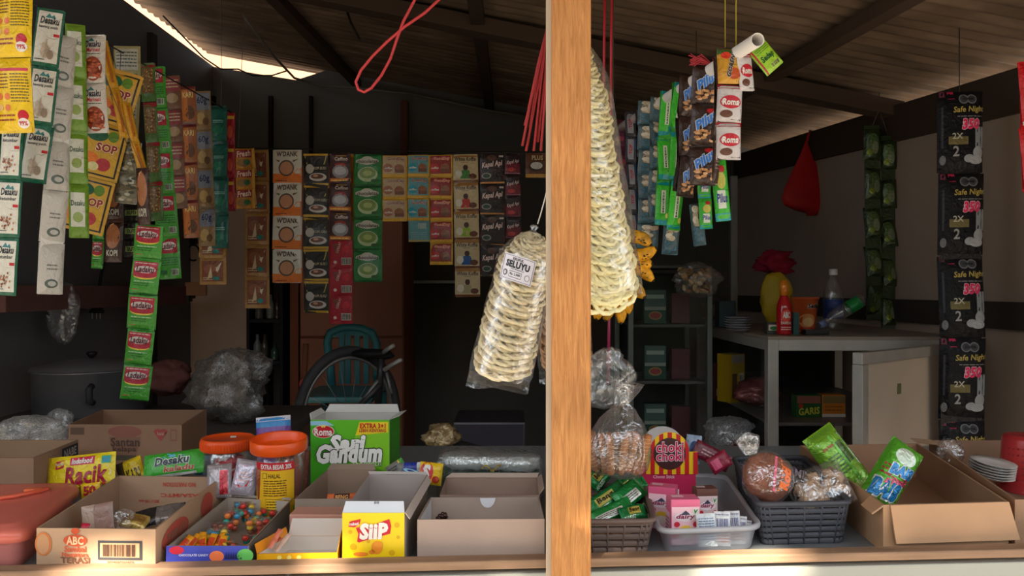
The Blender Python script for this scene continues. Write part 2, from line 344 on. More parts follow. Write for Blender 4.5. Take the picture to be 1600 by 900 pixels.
# ================================================================ hanging strips of sachets
WH = (232, 228, 220); BK = (22, 20, 20); GOLD = (212, 170, 60); RED = (190, 25, 40); GRN = (40, 140, 50); DGRN = (10, 90, 62)
def pillow(w, h, bulge, seed=0, wr=.0008, cx=0., cz=0.):
    def m(u, v, k=0, sgn=-1):
        e = max(0, 1 - abs(2 * u - 1) ** 3) * max(0, 1 - abs(2 * v - 1) ** 5); x = (u - .5) * w; z = (v - .5) * h
        wv = wr * (N3(x * 45 + seed, z * 30, seed * 1.7) + .6 * N3(x * 110, z * 90 + seed, seed))
        return Vector((x + cx, sgn * (bulge * e ** .7 + .0004 + k * LK) + wv * (1 if sgn < 0 else .4), z + cz))
    return m
def sachet_mb(w, h, design, bulge=.006, seed=0, back=WH, nu=8, nv=10, args=()):
    mb = MB(); m = pillow(w, h, bulge, seed)
    mb.map = m; mb.rect(0, 0, 1, 1, back, 0, 14); mb.grid(lambda a, b: m(1 - a, b, 0, 1), 8, 8, back); design(mb, *args); return mb
# ---- sachet faces (u across, v up)
def d_yellow(a):
    a.rect(0, 0, 1, 1, (236, 196, 20), 1); a.rect(.04, .82, .96, .86, (200, 40, 70), 2)
    a.lines(.05, .58, .46, .8, 5, (120, 70, 20), 2, 3); a.lines(.52, .4, .96, .8, 10, (110, 90, 30), 2, 4)
    a.ell(.2, .48, .09, .045, (225, 120, 60), 2); a.ell(.42, .48, .08, .045, (225, 120, 60), 2); a.ell(.2, .33, .09, .045, (240, 190, 120), 3); a.ell(.42, .33, .08, .045, (225, 120, 60), 2)
    a.lines(.06, .14, .6, .26, 2, (150, 60, 30), 2, 5); a.ell(.8, .22, .13, .08, (190, 25, 40), 2); a.ell(.8, .12, .14, .07, WH, 3); a.txt('99%', .7, .09, .9, .15, RED, 4)
def d_desaku(name, blob, spots=None):
    def d(a):
        a.rect(0, 0, 1, 1, DGRN, 1); a.rect(.1, .06, .93, .95, (214, 210, 196), 2)
        a.poly([(.36, .84), (.48, .92), (.58, .86), (.66, .9), (.74, .83)], (50, 120, 120), 3); a.txt('Desaku', .2, .73, .86, .85, (30, 34, 40), 3, .15, .03)
        a.txt(name, .18, .64, .84, .7, (60, 58, 60), 3); a.rect(.72, .52, .92, .57, RED, 3)
        if spots is None:
            a.ell(.5, .25, .17, .12, blob, 3); a.ell(.42, .28, .07, .13, (196, 180, 160), 4); a.poly([(.45, .35), (.55, .35), (.52, .48)], blob, 3); a.ell(.68, .2, .12, .08, (150, 130, 110), 4)
        else:
            r = random.Random(3)
            for i in range(26): a.ell(.5 + r.gauss(0, .13), .27 + r.gauss(0, .055), .035, .022, r.choice(spots), 3 + i % 3, 7, 1)
        a.lines(.14, .09, .5, .13, 1, (70, 70, 70), 3)
    return d
def d_white(a): a.rect(0, 0, 1, 1, (205, 200, 190), 1); a.ell(.5, .2, .26, .09, (90, 100, 90), 2); a.ell(.52, .2, .16, .05, (190, 190, 180), 3); a.lines(.3, .45, .7, .6, 2, (120, 115, 105), 2)
def d_greenwhite(a): a.rect(0, 0, 1, 1, (110, 150, 40), 1); a.rect(.1, .2, .8, .85, (214, 214, 196), 2); a.txt('Desaku', .12, .6, .78, .7, (40, 70, 40), 3); a.ell(.45, .38, .25, .1, (150, 170, 90), 3)
def d_marinasi(a):
    a.rect(0, 0, 1, 1, (206, 198, 186), 1); a.poly([(.3, .85), (.45, .93), (.6, .85)], (50, 110, 110), 2); a.txt('Desaku', .2, .73, .84, .86, (30, 40, 60), 2, .15, .03)
    a.txt('Marinasi', .26, .63, .82, .71, RED, 2, .1); a.lines(.2, .57, .85, .61, 1, (60, 90, 60), 2); a.ell(.52, .28, .4, .25, (150, 62, 34), 2)
    r = random.Random(5)
    for i in range(30): x = .52 + r.uniform(-.3, .3); y = .28 + r.uniform(-.18, .18); a.ell(x, y, .09, .02, r.choice([(190, 90, 50), (120, 40, 24), (210, 120, 70)]), 3 + i % 2, 8, 1)
def d_sop(a):
    a.rect(0, 0, 1, 1, (206, 160, 50), 1); a.rect(.06, .05, .94, .08, BK, 2); a.rect(.06, .92, .94, .95, BK, 2); a.rect(.9, .05, .94, .95, BK, 2)
    a.ell(.35, .78, .24, .12, (20, 90, 60), 2); a.txt('SOP', .4, .5, .84, .64, (150, 40, 30), 3, 0, .04, 0, (240, 230, 200)); a.ell(.3, .3, .22, .15, (225, 120, 40), 2); a.ell(.62, .26, .16, .12, (180, 50, 60), 3); a.ell(.42, .2, .12, .08, (220, 210, 150), 4); a.ell(.7, .8, .12, .1, (90, 130, 40), 2)
def d_gold(a): a.rect(0, 0, 1, 1, (220, 160, 40), 1); a.rect(.3, .1, .6, .9, (190, 110, 30), 2)
def d_beige(a):
    a.rect(0, 0, 1, 1, (150, 140, 90), 1); a.rect(.08, .5, .92, .94, (170, 166, 150), 2); a.lines(.12, .55, .88, .9, 5, (70, 80, 60), 3, 8); a.rect(.1, .08, .9, .42, (60, 84, 50), 2); a.ell(.45, .24, .22, .12, (190, 60, 50), 3); a.ell(.65, .2, .14, .1, (200, 160, 80), 3)
def d_seed(a):
    a.rect(0, 0, 1, 1, (70, 110, 50), 1); a.rect(.1, .2, .9, .85, (120, 90, 50), 2); r = random.Random(2)
    for i in range(60): a.ell(r.uniform(.14, .86), r.uniform(.23, .82), .05, .02, r.choice([(190, 160, 100), (90, 60, 34), (160, 120, 70)]), 3 + i % 2, 6, 1)
    a.rect(0, .88, 1, 1, (150, 30, 40), 2)
def d_ladaku(a):
    a.rect(0, 0, 1, 1, (66, 150, 44), 1); a.rect(0, 0, 1, .03, (40, 110, 40), 2); a.rect(0, .97, 1, 1, (40, 110, 40), 2)
    a.ell(.5, .52, .4, .1, (230, 200, 70), 2); a.rect(.08, .52, .92, .93, (168, 24, 48), 3); a.ell(.5, .53, .4, .07, (168, 24, 48), 3); a.lines(.14, .86, .86, .91, 1, (220, 200, 190), 4)
    a.ell(.5, .7, .37, .105, (225, 205, 200), 4); a.ell(.5, .7, .345, .09, (196, 188, 180), 5); a.txt('Ladaku', .2, .62, .82, .79, (90, 20, 40), 6, .15, .035)
    a.lines(.15, .34, .85, .38, 1, (200, 220, 190), 2, 3); a.lines(.15, .22, .7, .34, 2, (30, 90, 30), 2, 6); a.lines(.08, .1, .32, .15, 1, (190, 60, 50), 2, 4)
def d_ladback(a):
    a.rect(0, 0, 1, 1, (62, 150, 44), 1); a.rect(.1, .6, .9, .95, (168, 24, 48), 2); a.ell(.5, .78, .36, .1, (225, 205, 200), 3); a.txt('Ladaku', .2, .71, .8, .85, (90, 20, 40), 4, .15, .03)
    a.lines(.1, .3, .9, .52, 4, (30, 90, 40), 2, 9); a.bars(.6, .07, .92, .22, BK, 2, 8, (180, 190, 170)); a.rect(.08, .1, .4, .2, (30, 100, 50), 2)
def d_pink(a): a.rect(0, 0, 1, 1, (120, 84, 66), 1); a.rect(.05, .5, .95, .95, (150, 66, 70), 2); a.ell(.5, .3, .36, .15, (170, 140, 100), 2); a.lines(.1, .6, .9, .9, 3, (200, 180, 150), 3, 2)
def d_brown(a): a.rect(0, 0, 1, 1, (150, 84, 40), 1); a.rect(.1, .1, .5, .9, (190, 110, 40), 2); a.ell(.6, .3, .3, .18, (96, 60, 40), 2); a.txt('KARI', .2, .7, .85, .84, (230, 200, 120), 3); a.rect(0, .93, 1, 1, (110, 30, 30), 2)
def d_blueb(a): a.rect(0, 0, 1, 1, (150, 120, 80), 1); a.rect(.05, .5, .95, .95, (130, 136, 150), 2); a.txt('60g', .2, .62, .8, .84, (30, 50, 90), 3); a.ell(.4, .28, .28, .16, (190, 160, 100), 2); a.ell(.7, .2, .18, .1, (110, 80, 50), 3)
def d_teal(a): a.rect(0, 0, 1, 1, (12, 96, 84), 1); a.rect(.05, .9, .95, 1, (8, 70, 64), 2); a.lines(.2, .5, .8, .6, 2, (150, 200, 190), 2, 2); a.ell(.5, .3, .3, .12, (24, 120, 90), 2)
def d_redstrip(a): a.rect(0, 0, 1, 1, (170, 20, 40), 1); a.ell(.5, .4, .3, .2, (220, 90, 60), 2); a.rect(.1, .8, .9, .9, (230, 190, 60), 2)
def d_frisian(a):
    a.rect(0, 0, 1, 1, (196, 132, 30), 1); a.rect(.03, .55, .85, .93, (150, 40, 50), 2); a.txt('Fresh', .08, .6, .8, .88, (240, 210, 190), 3, .2, .03, .1); a.ell(.4, .28, .34, .2, (150, 110, 60), 2); a.ell(.62, .3, .18, .14, (60, 110, 60), 3); a.rect(.88, 0, 1, 1, (220, 160, 30), 2)
def d_brgold(a):
    a.rect(0, 0, 1, 1, (170, 124, 62), 1); a.rect(.1, .12, .9, .9, (128, 70, 44), 2); a.ell(.4, .6, .24, .18, (150, 90, 60), 3); a.poly([(.55, .6), (.85, .85), (.7, .45)], (222, 206, 180), 3); a.poly([(.3, .2), (.45, .7), (.5, .3)], (210, 190, 150), 4)
    a.ell(.64, .24, .12, .08, (20, 130, 120), 4); a.lines(.14, .16, .5, .3, 2, (220, 200, 160), 3, 4)
def d_wdank(a):
    a.rect(0, 0, 1, 1, (206, 200, 184), 1); a.rect(0, 0, 1, .27, (222, 116, 26), 2); a.poly([(0, .27), (.3, .33), (.65, .26), (.85, .42), (1, .45), (1, .2), (0, .2)], (226, 130, 40), 3)
    a.txt("W'DANK", .14, .8, .86, .95, (70, 46, 34), 3, 0, .03); a.ell(.48, .44, .27, .25, (88, 66, 48), 3); a.ell(.48, .44, .22, .2, (196, 136, 96), 4); a.poly([(.1, .7), (.22, .62), (.26, .68)], (100, 80, 60), 3); a.poly([(.9, .72), (.72, .62), (.7, .68)], (100, 80, 60), 3); a.lines(.1, .03, .5, .1, 1, (110, 50, 20), 4)
def d_abc(a):
    a.rect(0, 0, 1, 1, (30, 26, 24), 1); a.rect(0, 0, 1, .07, GOLD, 2); a.rect(0, .93, 1, 1, GOLD, 2); a.poly([(.05, .92), (.95, .92), (.86, .66), (.14, .66)], (210, 190, 90), 2); a.txt('ABC', .16, .68, .84, .9, (24, 22, 26), 3, .1, .05)
    a.ell(.26, .52, .17, .15, (190, 186, 176), 3); a.txt('KOPI SUSU', .42, .5, .92, .58, (200, 190, 160), 3, .1); a.ell(.58, .26, .35, .13, (206, 202, 196), 3); a.ell(.55, .28, .26, .08, (110, 64, 44), 4); a.ell(.5, .3, .1, .04, (200, 150, 120), 5)
def d_colatta(a):
    a.rect(0, 0, 1, 1, (66, 30, 30), 1); a.txt('Caffino', .25, .76, .85, .88, (220, 200, 190), 2, .1); a.lines(.3, .9, .8, .95, 1, (220, 190, 90), 2); a.ell(.5, .6, .26, .08, (170, 40, 40), 2); a.ell(.5, .38, .38, .24, (150, 150, 156), 2); a.ell(.5, .4, .28, .15, (196, 198, 204), 3); a.rect(0, .02, 1, .15, (220, 120, 40), 2); a.lines(.05, .03, .9, .13, 1, (250, 220, 120), 3)
def d_redbar(a):
    a.rect(0, 0, 1, 1, (176, 14, 44), 1); a.ell(.75, .68, .14, .13, (206, 30, 50), 2); a.poly([(.15, .9), (.42, .86), (.36, .5), (.26, .6)], (120, 60, 50), 2); a.txt('COKLAT', .2, .7, .62, .8, (230, 200, 180), 3, 0, .02, 1.2); a.bars(.52, .12, .95, .38, (50, 50, 50), 2, 10, (190, 180, 170)); a.ell(.25, .22, .07, .06, (230, 200, 190), 2)
def d_choc(a):
    a.rect(0, 0, 1, 1, (24, 122, 50), 1); a.ell(.48, .78, .42, .1, (196, 196, 180), 2); a.ell(.48, .8, .24, .14, (196, 196, 180), 2); a.txt('chocolatos', .12, .72, .86, .83, (70, 40, 34), 3, 0, .03)
    a.ell(.5, .36, .36, .24, (180, 200, 150), 2); a.ell(.5, .4, .3, .18, (120, 150, 70), 3); a.ell(.5, .4, .16, .09, (170, 190, 110), 4); a.ell(.74, .16, .12, .05, (40, 90, 40), 4); a.rect(0, 0, 1, .05, (14, 92, 40), 3); a.rect(0, .95, 1, 1, (14, 92, 40), 3)
def d_gd(bg, t2, accent, word='GoodDay'):
    def d(a):
        a.rect(0, 0, 1, 1, (216, 168, 50), 1); a.rect(.03, .14, .94, .96, bg, 2); a.txt(word, .2, .74, .9, .9, t2, 3, .1, .03, 0, (240, 220, 200)); a.ell(.68, .4, .2, .2, (150, 96, 66), 3); a.rect(.5, .2, .88, .36, (120, 70, 50), 4); a.ell(.22, .42, .2, .2, accent, 3); a.txt('coffee', .08, .36, .4, .46, WH, 4, .2)
    return d
def d_white_koffie(top, body):
    def d(a):
        a.rect(0, 0, 1, 1, (200, 180, 140), 1); a.rect(0, .9, 1, 1, (170, 120, 60), 2); a.txt('White Koffie', .08, .76, .92, .9, (60, 44, 30), 3, .1, .02); a.lines(.35, .7, .65, .74, 1, (110, 90, 60), 2)
        a.ell(.5, .52, .1, .1, (70, 40, 30), 4); a.poly([(.28, .12), (.36, .42), (.5, .46), (.64, .42), (.74, .12)], body, 3); a.ell(.22, .3, .14, .14, (220, 214, 196), 4); a.ell(.78, .2, .16, .1, (100, 50, 30), 4); a.rect(0, 0, 1, .08, (120, 70, 40), 2)
    return d
def d_kapal(a):
    a.rect(0, 0, 1, 1, (34, 22, 24), 1); a.poly([(0, .12), (1, .12), (1, .3), (.6, .46), (0, .5)], (150, 24, 44), 2); a.ell(.48, .84, .2, .1, (90, 56, 44), 2); a.rect(.78, .86, .96, .92, (190, 180, 170), 2); a.txt('Kapal Api', .08, .5, .92, .72, (226, 206, 200), 3, .25, .03, .1, (110, 16, 36)); a.ell(.26, .25, .2, .1, (150, 150, 140), 3); a.ell(.26, .25, .15, .07, (40, 70, 50), 4); a.rect(0, 0, 1, .05, (220, 150, 80), 2)
def d_kapal2(a):
    a.rect(0, 0, 1, 1, (110, 20, 40), 1); a.rect(0, .5, 1, 1, (40, 24, 30), 2); a.txt('Kapal Api', .1, .45, .9, .66, (220, 190, 190), 3, .3, .02, .15); a.ell(.4, .2, .25, .1, (190, 60, 60), 2); a.rect(0, 0, 1, .05, (150, 100, 120), 2)
def d_plus(a):
    a.rect(0, 0, 1, 1, (96, 56, 36), 1); a.rect(0, 0, 1, .14, (190, 140, 50), 2); a.txt('PLUS', .3, .72, .8, .9, (220, 200, 160), 2); a.ell(.5, .45, .36, .22, (60, 40, 34), 2); a.ell(.5, .48, .28, .15, (200, 196, 190), 3)
def d_blueback(a): a.rect(0, 0, 1, 1, (90, 150, 156), 1); a.rect(.45, .62, .85, .9, (150, 176, 172), 2); a.lines(.1, .1, .9, .5, 4, (130, 170, 170), 2); a.rect(0, 0, 1, .08, (200, 170, 80), 2)
def d_clearnut(a):
    a.rect(0, 0, 1, 1, (110, 104, 84), 1); r = random.Random(6)
    for i in range(24): a.ell(r.uniform(.1, .9), r.uniform(.1, .9), .13, .05, r.choice([(60, 60, 40), (150, 140, 110), (96, 80, 50), (180, 176, 160)]), 2 + i % 3, 8, 1)
def d_coffeebrown(a): a.rect(0, 0, 1, 1, (60, 34, 26), 1); a.ell(.5, .62, .4, .3, (170, 110, 70), 2); a.poly([(.3, .9), (.5, .95), (.6, .4)], (220, 170, 120), 3); a.txt('KOPI', .2, .14, .8, .28, (200, 196, 180), 3, 0, .03)
def d_suti(a): a.rect(0, 0, 1, 1, (34, 32, 26), 1); a.rect(.15, .3, .95, .62, (140, 160, 90), 2); a.txt('SUTI', .3, .36, .85, .56, (20, 30, 20), 3, 0, .03)
# right-hand row
def d_pilus(a):
    a.rect(0, 0, 1, 1, (56, 34, 26), 1); a.txt('Pilus', .12, .5, .88, .74, (60, 130, 220), 3, .2, .05, .5, (220, 225, 235), .06); r = random.Random(9)
    for i in range(22): a.ell(.5 + r.uniform(-.32, .32), .26 + r.uniform(-.18, .12), .09, .035, r.choice([(206, 150, 96), (176, 116, 66), (226, 180, 130)]), 3 + i % 3, 9, 1)
    a.ell(.7, .86, .2, .06, (190, 30, 40), 2); a.rect(.92, 0, 1, 1, (150, 130, 110), 2)
def d_greenlong(a):
    a.rect(0, 0, 1, 1, (60, 190, 40), 1); a.rect(0, 0, 1, .1, (0, 150, 160), 2); a.rect(0, .9, 1, 1, (0, 150, 160), 2); a.rect(.3, .25, .6, .78, (220, 226, 200), 2); a.txt('MIXED', .22, .45, .68, .55, (40, 80, 40), 3, 0, .03, 1.57); a.ell(.75, .2, .14, .06, (220, 220, 90), 3)
def d_bluenut(a):
    a.rect(0, 0, 1, 1, (74, 96, 100), 1); r = random.Random(4)
    for i in range(9): a.ell(r.uniform(.2, .8), r.uniform(.5, .9), .2, .09, r.choice([(206, 190, 160), (180, 160, 130), (222, 212, 190)]), 2 + i % 3, 10, 1)
    for i in range(40): a.rect(*(lambda x, y: (x, y, x + .06, y + .02))(r.uniform(0, .9), r.uniform(.04, .4)), (20, 130, 170), 3, 1)
def d_darkwhite(a): a.rect(0, 0, 1, 1, (50, 50, 60), 1); a.rect(.1, .1, .5, .9, (150, 150, 156), 2); a.txt('TOP', .12, .4, .48, .6, RED, 3, 0, .03, 1.57); a.rect(.55, .5, .9, .9, (30, 80, 130), 2)
def d_purple(a): a.rect(0, 0, 1, 1, (92, 30, 60), 1); a.rect(.1, .1, .9, .3, (150, 60, 80), 2); a.ell(.5, .6, .3, .12, (60, 20, 50), 2)
def d_roma(a):
    a.rect(0, 0, 1, 1, (206, 200, 200), 1); a.rect(0, .88, 1, 1, (190, 20, 40), 2); a.ell(.5, .52, .42, .18, (190, 20, 40), 2); a.txt('Roma', .18, .44, .82, .6, WH, 3, .1, .04); a.ell(.35, .2, .25, .1, (96, 56, 36), 2); a.poly([(.55, .05), (.95, .05), (.95, .35)], (60, 34, 26), 2)
def d_orange_noodle(a):
    a.rect(0, 0, 1, 1, (206, 150, 40), 1); a.rect(0, .8, 1, 1, (60, 110, 50), 2); a.txt('GORENG', .1, .45, .9, .6, (40, 40, 40), 3, 0, .05, 1.2, (230, 230, 220)); a.ell(.6, .25, .28, .16, (190, 80, 30), 2); a.ell(.3, .75, .2, .1, (220, 60, 40), 3)
def d_lime(a): a.rect(0, 0, 1, 1, (160, 210, 50), 1); a.rect(.05, 0, .12, 1, (190, 40, 40), 2); a.txt('Sedap', .2, .35, .85, .6, (30, 90, 40), 3, .1, .04); a.lines(.2, .7, .9, .9, 3, (90, 140, 40), 2); a.bars(.4, .08, .9, .25, BK, 2, 10, (200, 230, 120))
def d_greenpot(a): a.rect(0, 0, 1, 1, (60, 180, 50), 1); a.rect(0, 0, 1, .12, (0, 150, 170), 2); a.rect(.2, .2, .7, .5, (220, 226, 210), 2); a.ell(.5, .66, .3, .14, (206, 200, 90), 2); a.ell(.6, .85, .2, .06, (190, 30, 40), 3); a.txt('Pilus', .15, .3, .8, .44, (40, 60, 140), 3, .1, .03)
def d_brownback(a): a.rect(0, 0, 1, 1, (66, 44, 34), 1); a.lines(.1, .3, .9, .8, 6, (150, 130, 110), 2); a.rect(0, .94, 1, 1, (150, 130, 100), 2)
def d_chnight(a):
    a.rect(0, 0, 1, 1, (20, 20, 26), 1)
    for dx in (-.09, .09): a.ell(.62 + dx, .9, .11, .06, (120, 122, 126), 2); a.ell(.62 + dx, .9, .085, .045, (70, 72, 78), 3)
    a.txt('CHARM', .5, .885, .74, .915, (30, 30, 36), 4, 0, .03); a.txt('Safe Night', .3, .72, 1.0, .81, (190, 170, 90), 2, .15, .02, .02); a.lines(.38, .675, .95, .7, 1, (150, 150, 150), 2)
    a.txt('350', .5, .53, .86, .65, (235, 60, 110), 2, .15, .05, 0, (240, 190, 200)); a.rect(.2, .34, .62, .44, (120, 110, 70), 2); a.txt('2X', .28, .41, .5, .48, (200, 196, 180), 3); a.txt('2', .3, .2, .42, .32, (170, 170, 170), 2)
    a.rect(.78, .3, .98, .56, (150, 156, 162), 2); a.ell(.85, .24, .12, .08, (166, 170, 175), 3); a.ell(.65, .17, .12, .05, (166, 170, 175), 3); a.ell(.8, .15, .16, .05, (176, 180, 184), 4)
    a.rect(.2, .9, .34, 1, (200, 50, 90), 2); a.rect(.0, 0, .17, 1, (12, 12, 16), 2); a.ell(.09, .15, .06, .06, (120, 122, 126), 3); a.rect(.03, .93, .14, 1, (120, 60, 80), 3); a.rect(.06, .3, .1, .8, (60, 60, 70), 3)

def strip(name, label, cat, top, bot, wpx, Y, n, designs, group=None, yaw=0., bulge=.005, m=None, part='sachet', jit=1., hf=.985, Yb=None, back=WH):
    T = P(*top, Y); B = P(*bot, Yb or Y); D = B - T; L_ = D.length; w_ = wpx * Y / F / max(.3, math.cos(yaw)); h = L_ / n
    t = thing(name, T, label, cat, group); z = -D.normalized(); x = Matrix.Rotation(yaw, 3, 'Z') @ Vector((1, 0, 0)); x = (x - z * x.dot(z)).normalized(); y = z.cross(x)
    R = Matrix((x, y, z)).transposed(); ms = {}; rnd = random.Random(hash(top) % 999)
    if not isinstance(designs, (list, tuple)): designs = [designs]
    for i in range(n):
        d = designs[i % len(designs)]; ob = None
        if d in ms: ob = ms[d].copy(); col.objects.link(ob)
        else:
            ob = sachet_mb(w_, h * hf, d, bulge, rnd.random() * 20, back).build(part, m or M_film); ms[d] = ob
        ob.parent = t; ob.location = D * ((i + .5) / n) + y * (.0007 * rnd.uniform(-1, 1)) * jit
        ob.rotation_mode = 'QUATERNION'
        ob.rotation_quaternion = (R @ Matrix.Rotation(rnd.uniform(-.10, .10) * jit, 3, 'X') @ Matrix.Rotation(rnd.uniform(-.10, .10) * jit, 3, 'Z') @ Matrix.Rotation(rnd.uniform(-.02, .02) * jit, 3, 'Y')).to_quaternion()
    # tear-off film running behind the sachets
    mb = MB(); hw = w_ * .46
    mb.slab(x * -hw + y * .002, x * hw + y * .002, x * hw + y * .002 + D, x * -hw + y * .002 + D, .0006, back); mb.build('backing_film', M_film, t, local=True)
    return t
g1 = 'spice sachet strips on the left cord'
S = 'sachet_strip'; SC = 'sachet strip'
dW = (150, 146, 138)
strip(S, 'bright yellow sachet strip at the top left corner, fine print on the front', SC, (22, -24), (24, 208), 58, 1.50, 2, d_yellow, yaw=-.1, bulge=.012, back=(230, 190, 30))
strip(S, 'white sachet strip with dark green edge under the yellow sachets at far left', SC, (20, 190), (8, 462), 36, 1.56, 3, d_desaku('ketumbar', 0, [(150, 90, 60), (120, 70, 50), (180, 120, 90)]), back=DGRN)
strip(S, 'white garlic powder sachet strip with green borders, right of the yellow sachets', SC, (80, 14), (52, 286), 40, 1.62, 3, d_desaku('bawang putih', (176, 158, 136)), yaw=.1, back=DGRN)
strip(S, 'narrow plain white sachet strip seen edge-on, reaching lowest beside the garlic strip', SC, (100, 55), (77, 460), 22, 1.68, 5, d_white, yaw=.9, bulge=.008)
strip(S, 'narrow green and white sachet strip left of the carrot-coloured marinade sachets', SC, (118, 38), (124, 372), 24, 1.735, 4, d_greenwhite, yaw=.5, bulge=.008, back=(110, 150, 40))
strip(S, 'short strip of two white marinade sachets with a heap of orange strips on front', SC, (146, 54), (150, 208), 36, 1.76, 2, d_marinasi, bulge=.008)
strip(S, 'yellow soup seasoning strip with black framing lines, swinging down to the left', SC, (190, 110), (126, 362), 62, 1.90, 3, d_sop, yaw=.25, back=(200, 150, 50))
strip(S, 'olive and grey sachet strip behind the yellow soup seasoning', SC, (200, 72), (196, 300), 40, 2.00, 3, d_beige, back=(140, 130, 80))
strip(S, 'thin golden sachet strip seen edge-on, first of the two slanting gold edges', SC, (160, 62), (196, 215), 9, 1.84, 2, d_gold, yaw=.9, back=(210, 160, 50))
strip(S, 'thin golden sachet strip seen edge-on, lower one of the two slanting gold edges', SC, (196, 160), (226, 280), 9, 1.87, 2, d_gold, yaw=.9, back=(210, 160, 50))
strip(S, 'cloudy grey strip of spice packets with dark pieces, below the olive sachets', SC, (206, 222), (196, 318), 34, 1.93, 2, d_clearnut, bulge=.008)
strip(S, 'strip of brown coffee sachets with dark ends, hanging left of the upper pepper packets', SC, (178, 280), (178, 410), 28, 1.98, 2, d_coffeebrown, bulge=.007, back=(70, 40, 30))
strip(S, 'orange-brown coffee sachet overlapping the top of the long pepper strip', SC, (222, 262), (226, 352), 20, 1.82, 1, d_coffeebrown, bulge=.007, back=(70, 40, 30))
strip(S, 'black sachet strip with pale green name bars, between brown coffee and pepper sachets', SC, (205, 318), (206, 402), 26, 2.02, 3, d_suti, back=(30, 28, 26))
strip(S, 'narrow red and green sachet strip behind the brown coffee sachets, seen side-on', SC, (156, 330), (152, 420), 18, 2.06, 2, d_ladaku, back=(60, 140, 50))
strip(S, 'narrow seed-filled spice strip with green ends, left of the upper pepper packets', SC, (230, 98), (246, 345), 22, 2.12, 4, d_seed, back=(80, 110, 50))
strip(S, 'bright green pepper sachet strip with red name patches, upper of the two', SC, (240, 104), (268, 436), 33, 2.24, 5, d_ladback, yaw=.1, back=(60, 150, 44))
strip(S, 'long bright green pepper sachet strip with red oval name patches, hanging lowest of all', SC, (234, 350), (211, 625), 44, 1.86, 5, d_ladaku, back=(60, 150, 44))
strip(S, 'dull pink and brown seasoning strip right of the upper green pepper packets', SC, (268, 118), (280, 326), 26, 2.36, 4, d_pink, back=(110, 70, 60))
strip(S, 'orange-brown curry seasoning strip left of the blue-grey topped sachets', SC, (294, 135), (299, 372), 24, 2.5, 4, d_brown, back=(130, 80, 40))
strip(S, 'beige sachet strip with blue-grey tops, left of the teal packets', SC, (316, 142), (325, 385), 26, 2.6, 4, d_blueb, back=(120, 100, 70))
strip(S, 'dark teal sachet strip at the far end of the left cord', SC, (341, 165), (345, 388), 26, 2.72, 4, d_teal, back=(10, 80, 70))
strip(S, 'thin red sachet strip where the left cord meets the middle cord', SC, (360, 176), (361, 330), 14, 2.8, 3, d_redstrip, back=(150, 20, 36))
strip(S, 'pair of amber seasoning sachets hanging below the teal packets', SC, (333, 362), (333, 445), 42, 2.78, 2, d_brgold, back=(170, 120, 50))
YM = 2.9; 
strip(S, 'amber and red snack sachet strip, first on the middle cord', SC, (383, 232), (384, 326), 30, YM, 3, d_frisian, back=(190, 130, 40))
strip(S, 'brown-gold seasoning strip of five sachets, second on the middle cord', SC, (402, 234), (402, 482), 38, YM + .05, 5, d_brgold, back=(150, 100, 50))
strip(S, 'cream and orange drink sachet strip with a round cup on each', SC, (449, 234), (449, 442), 45, YM, 4, d_wdank)
strip(S, 'black and gold milk coffee sachet strip with big black letters', SC, (494, 240), (494, 489), 39, YM, 5, d_abc, back=(40, 36, 30))
strip(S, 'dark brown coffee sachet strip with silver cups and orange bottoms', SC, (532, 240), (532, 376), 33, YM, 3, d_colatta, back=(60, 30, 30))
strip(S, 'crimson cocoa sachet strip showing barcodes, below the dark brown coffee strip', SC, (533, 376), (533, 506), 36, YM, 3, d_redbar, back=(170, 14, 40))
strip(S, 'narrow yellow and black sachet edge strip beside the green cocoa strip', SC, (549, 240), (549, 345), 8, YM + .03, 2, d_gold, yaw=.6, back=(210, 160, 50))
strip(S, 'green cocoa drink sachet strip of four on the middle cord', SC, (575, 241), (575, 441), 44, YM, 4, d_choc, back=(24, 122, 50))
strip(S, 'gold-rimmed beige coffee sachet strip of three, right of the green cocoa', SC, (617, 243), (617, 346), 38, YM, 3, d_gd((190, 166, 130), (120, 40, 60), (160, 100, 70), 'GoodDay'), back=(200, 156, 50))
strip(S, 'gold-rimmed turquoise coffee sachet strip between the beige and red ones', SC, (654, 242), (654, 345), 34, YM, 3, d_gd((96, 156, 164), (150, 50, 60), (0, 150, 170)), back=(200, 156, 50))
strip(S, 'single pale turquoise sachet turned back to front, under the turquoise coffee strip', SC, (655, 345), (655, 378), 33, YM, 1, d_blueback, back=(90, 150, 156))
strip(S, 'gold-rimmed red coffee sachet strip of five on the middle cord', SC, (689, 242), (690, 414), 36, YM, 5, d_gd((150, 36, 34), (230, 120, 100), (190, 40, 40)), back=(200, 156, 50))
strip(S, 'tan white-coffee sachet strip of five with a person drawn on each', SC, (727, 241), (731, 464), 39, YM, 5, [d_white_koffie(0, (60, 130, 50)), d_white_koffie(1, (190, 50, 40)), d_white_koffie(2, (150, 190, 40)), d_white_koffie(3, (30, 90, 160)), d_white_koffie(4, (170, 160, 120))], back=(180, 160, 120))
strip(S, 'black and red coffee sachet strip, wider of the two, behind the cracker bag', SC, (769, 239), (770, 432), 38, YM, 4, d_kapal, back=(40, 24, 26))
strip(S, 'narrow purple-red coffee sachet strip right of the wider black and red one', SC, (801, 239), (802, 372), 24, YM, 4, d_kapal2, back=(60, 24, 36))
strip(S, 'single dark brown coffee sachet with gold foot, last beside the post', SC, (838, 239), (838, 278), 34, YM, 1, d_plus, back=(96, 56, 36))
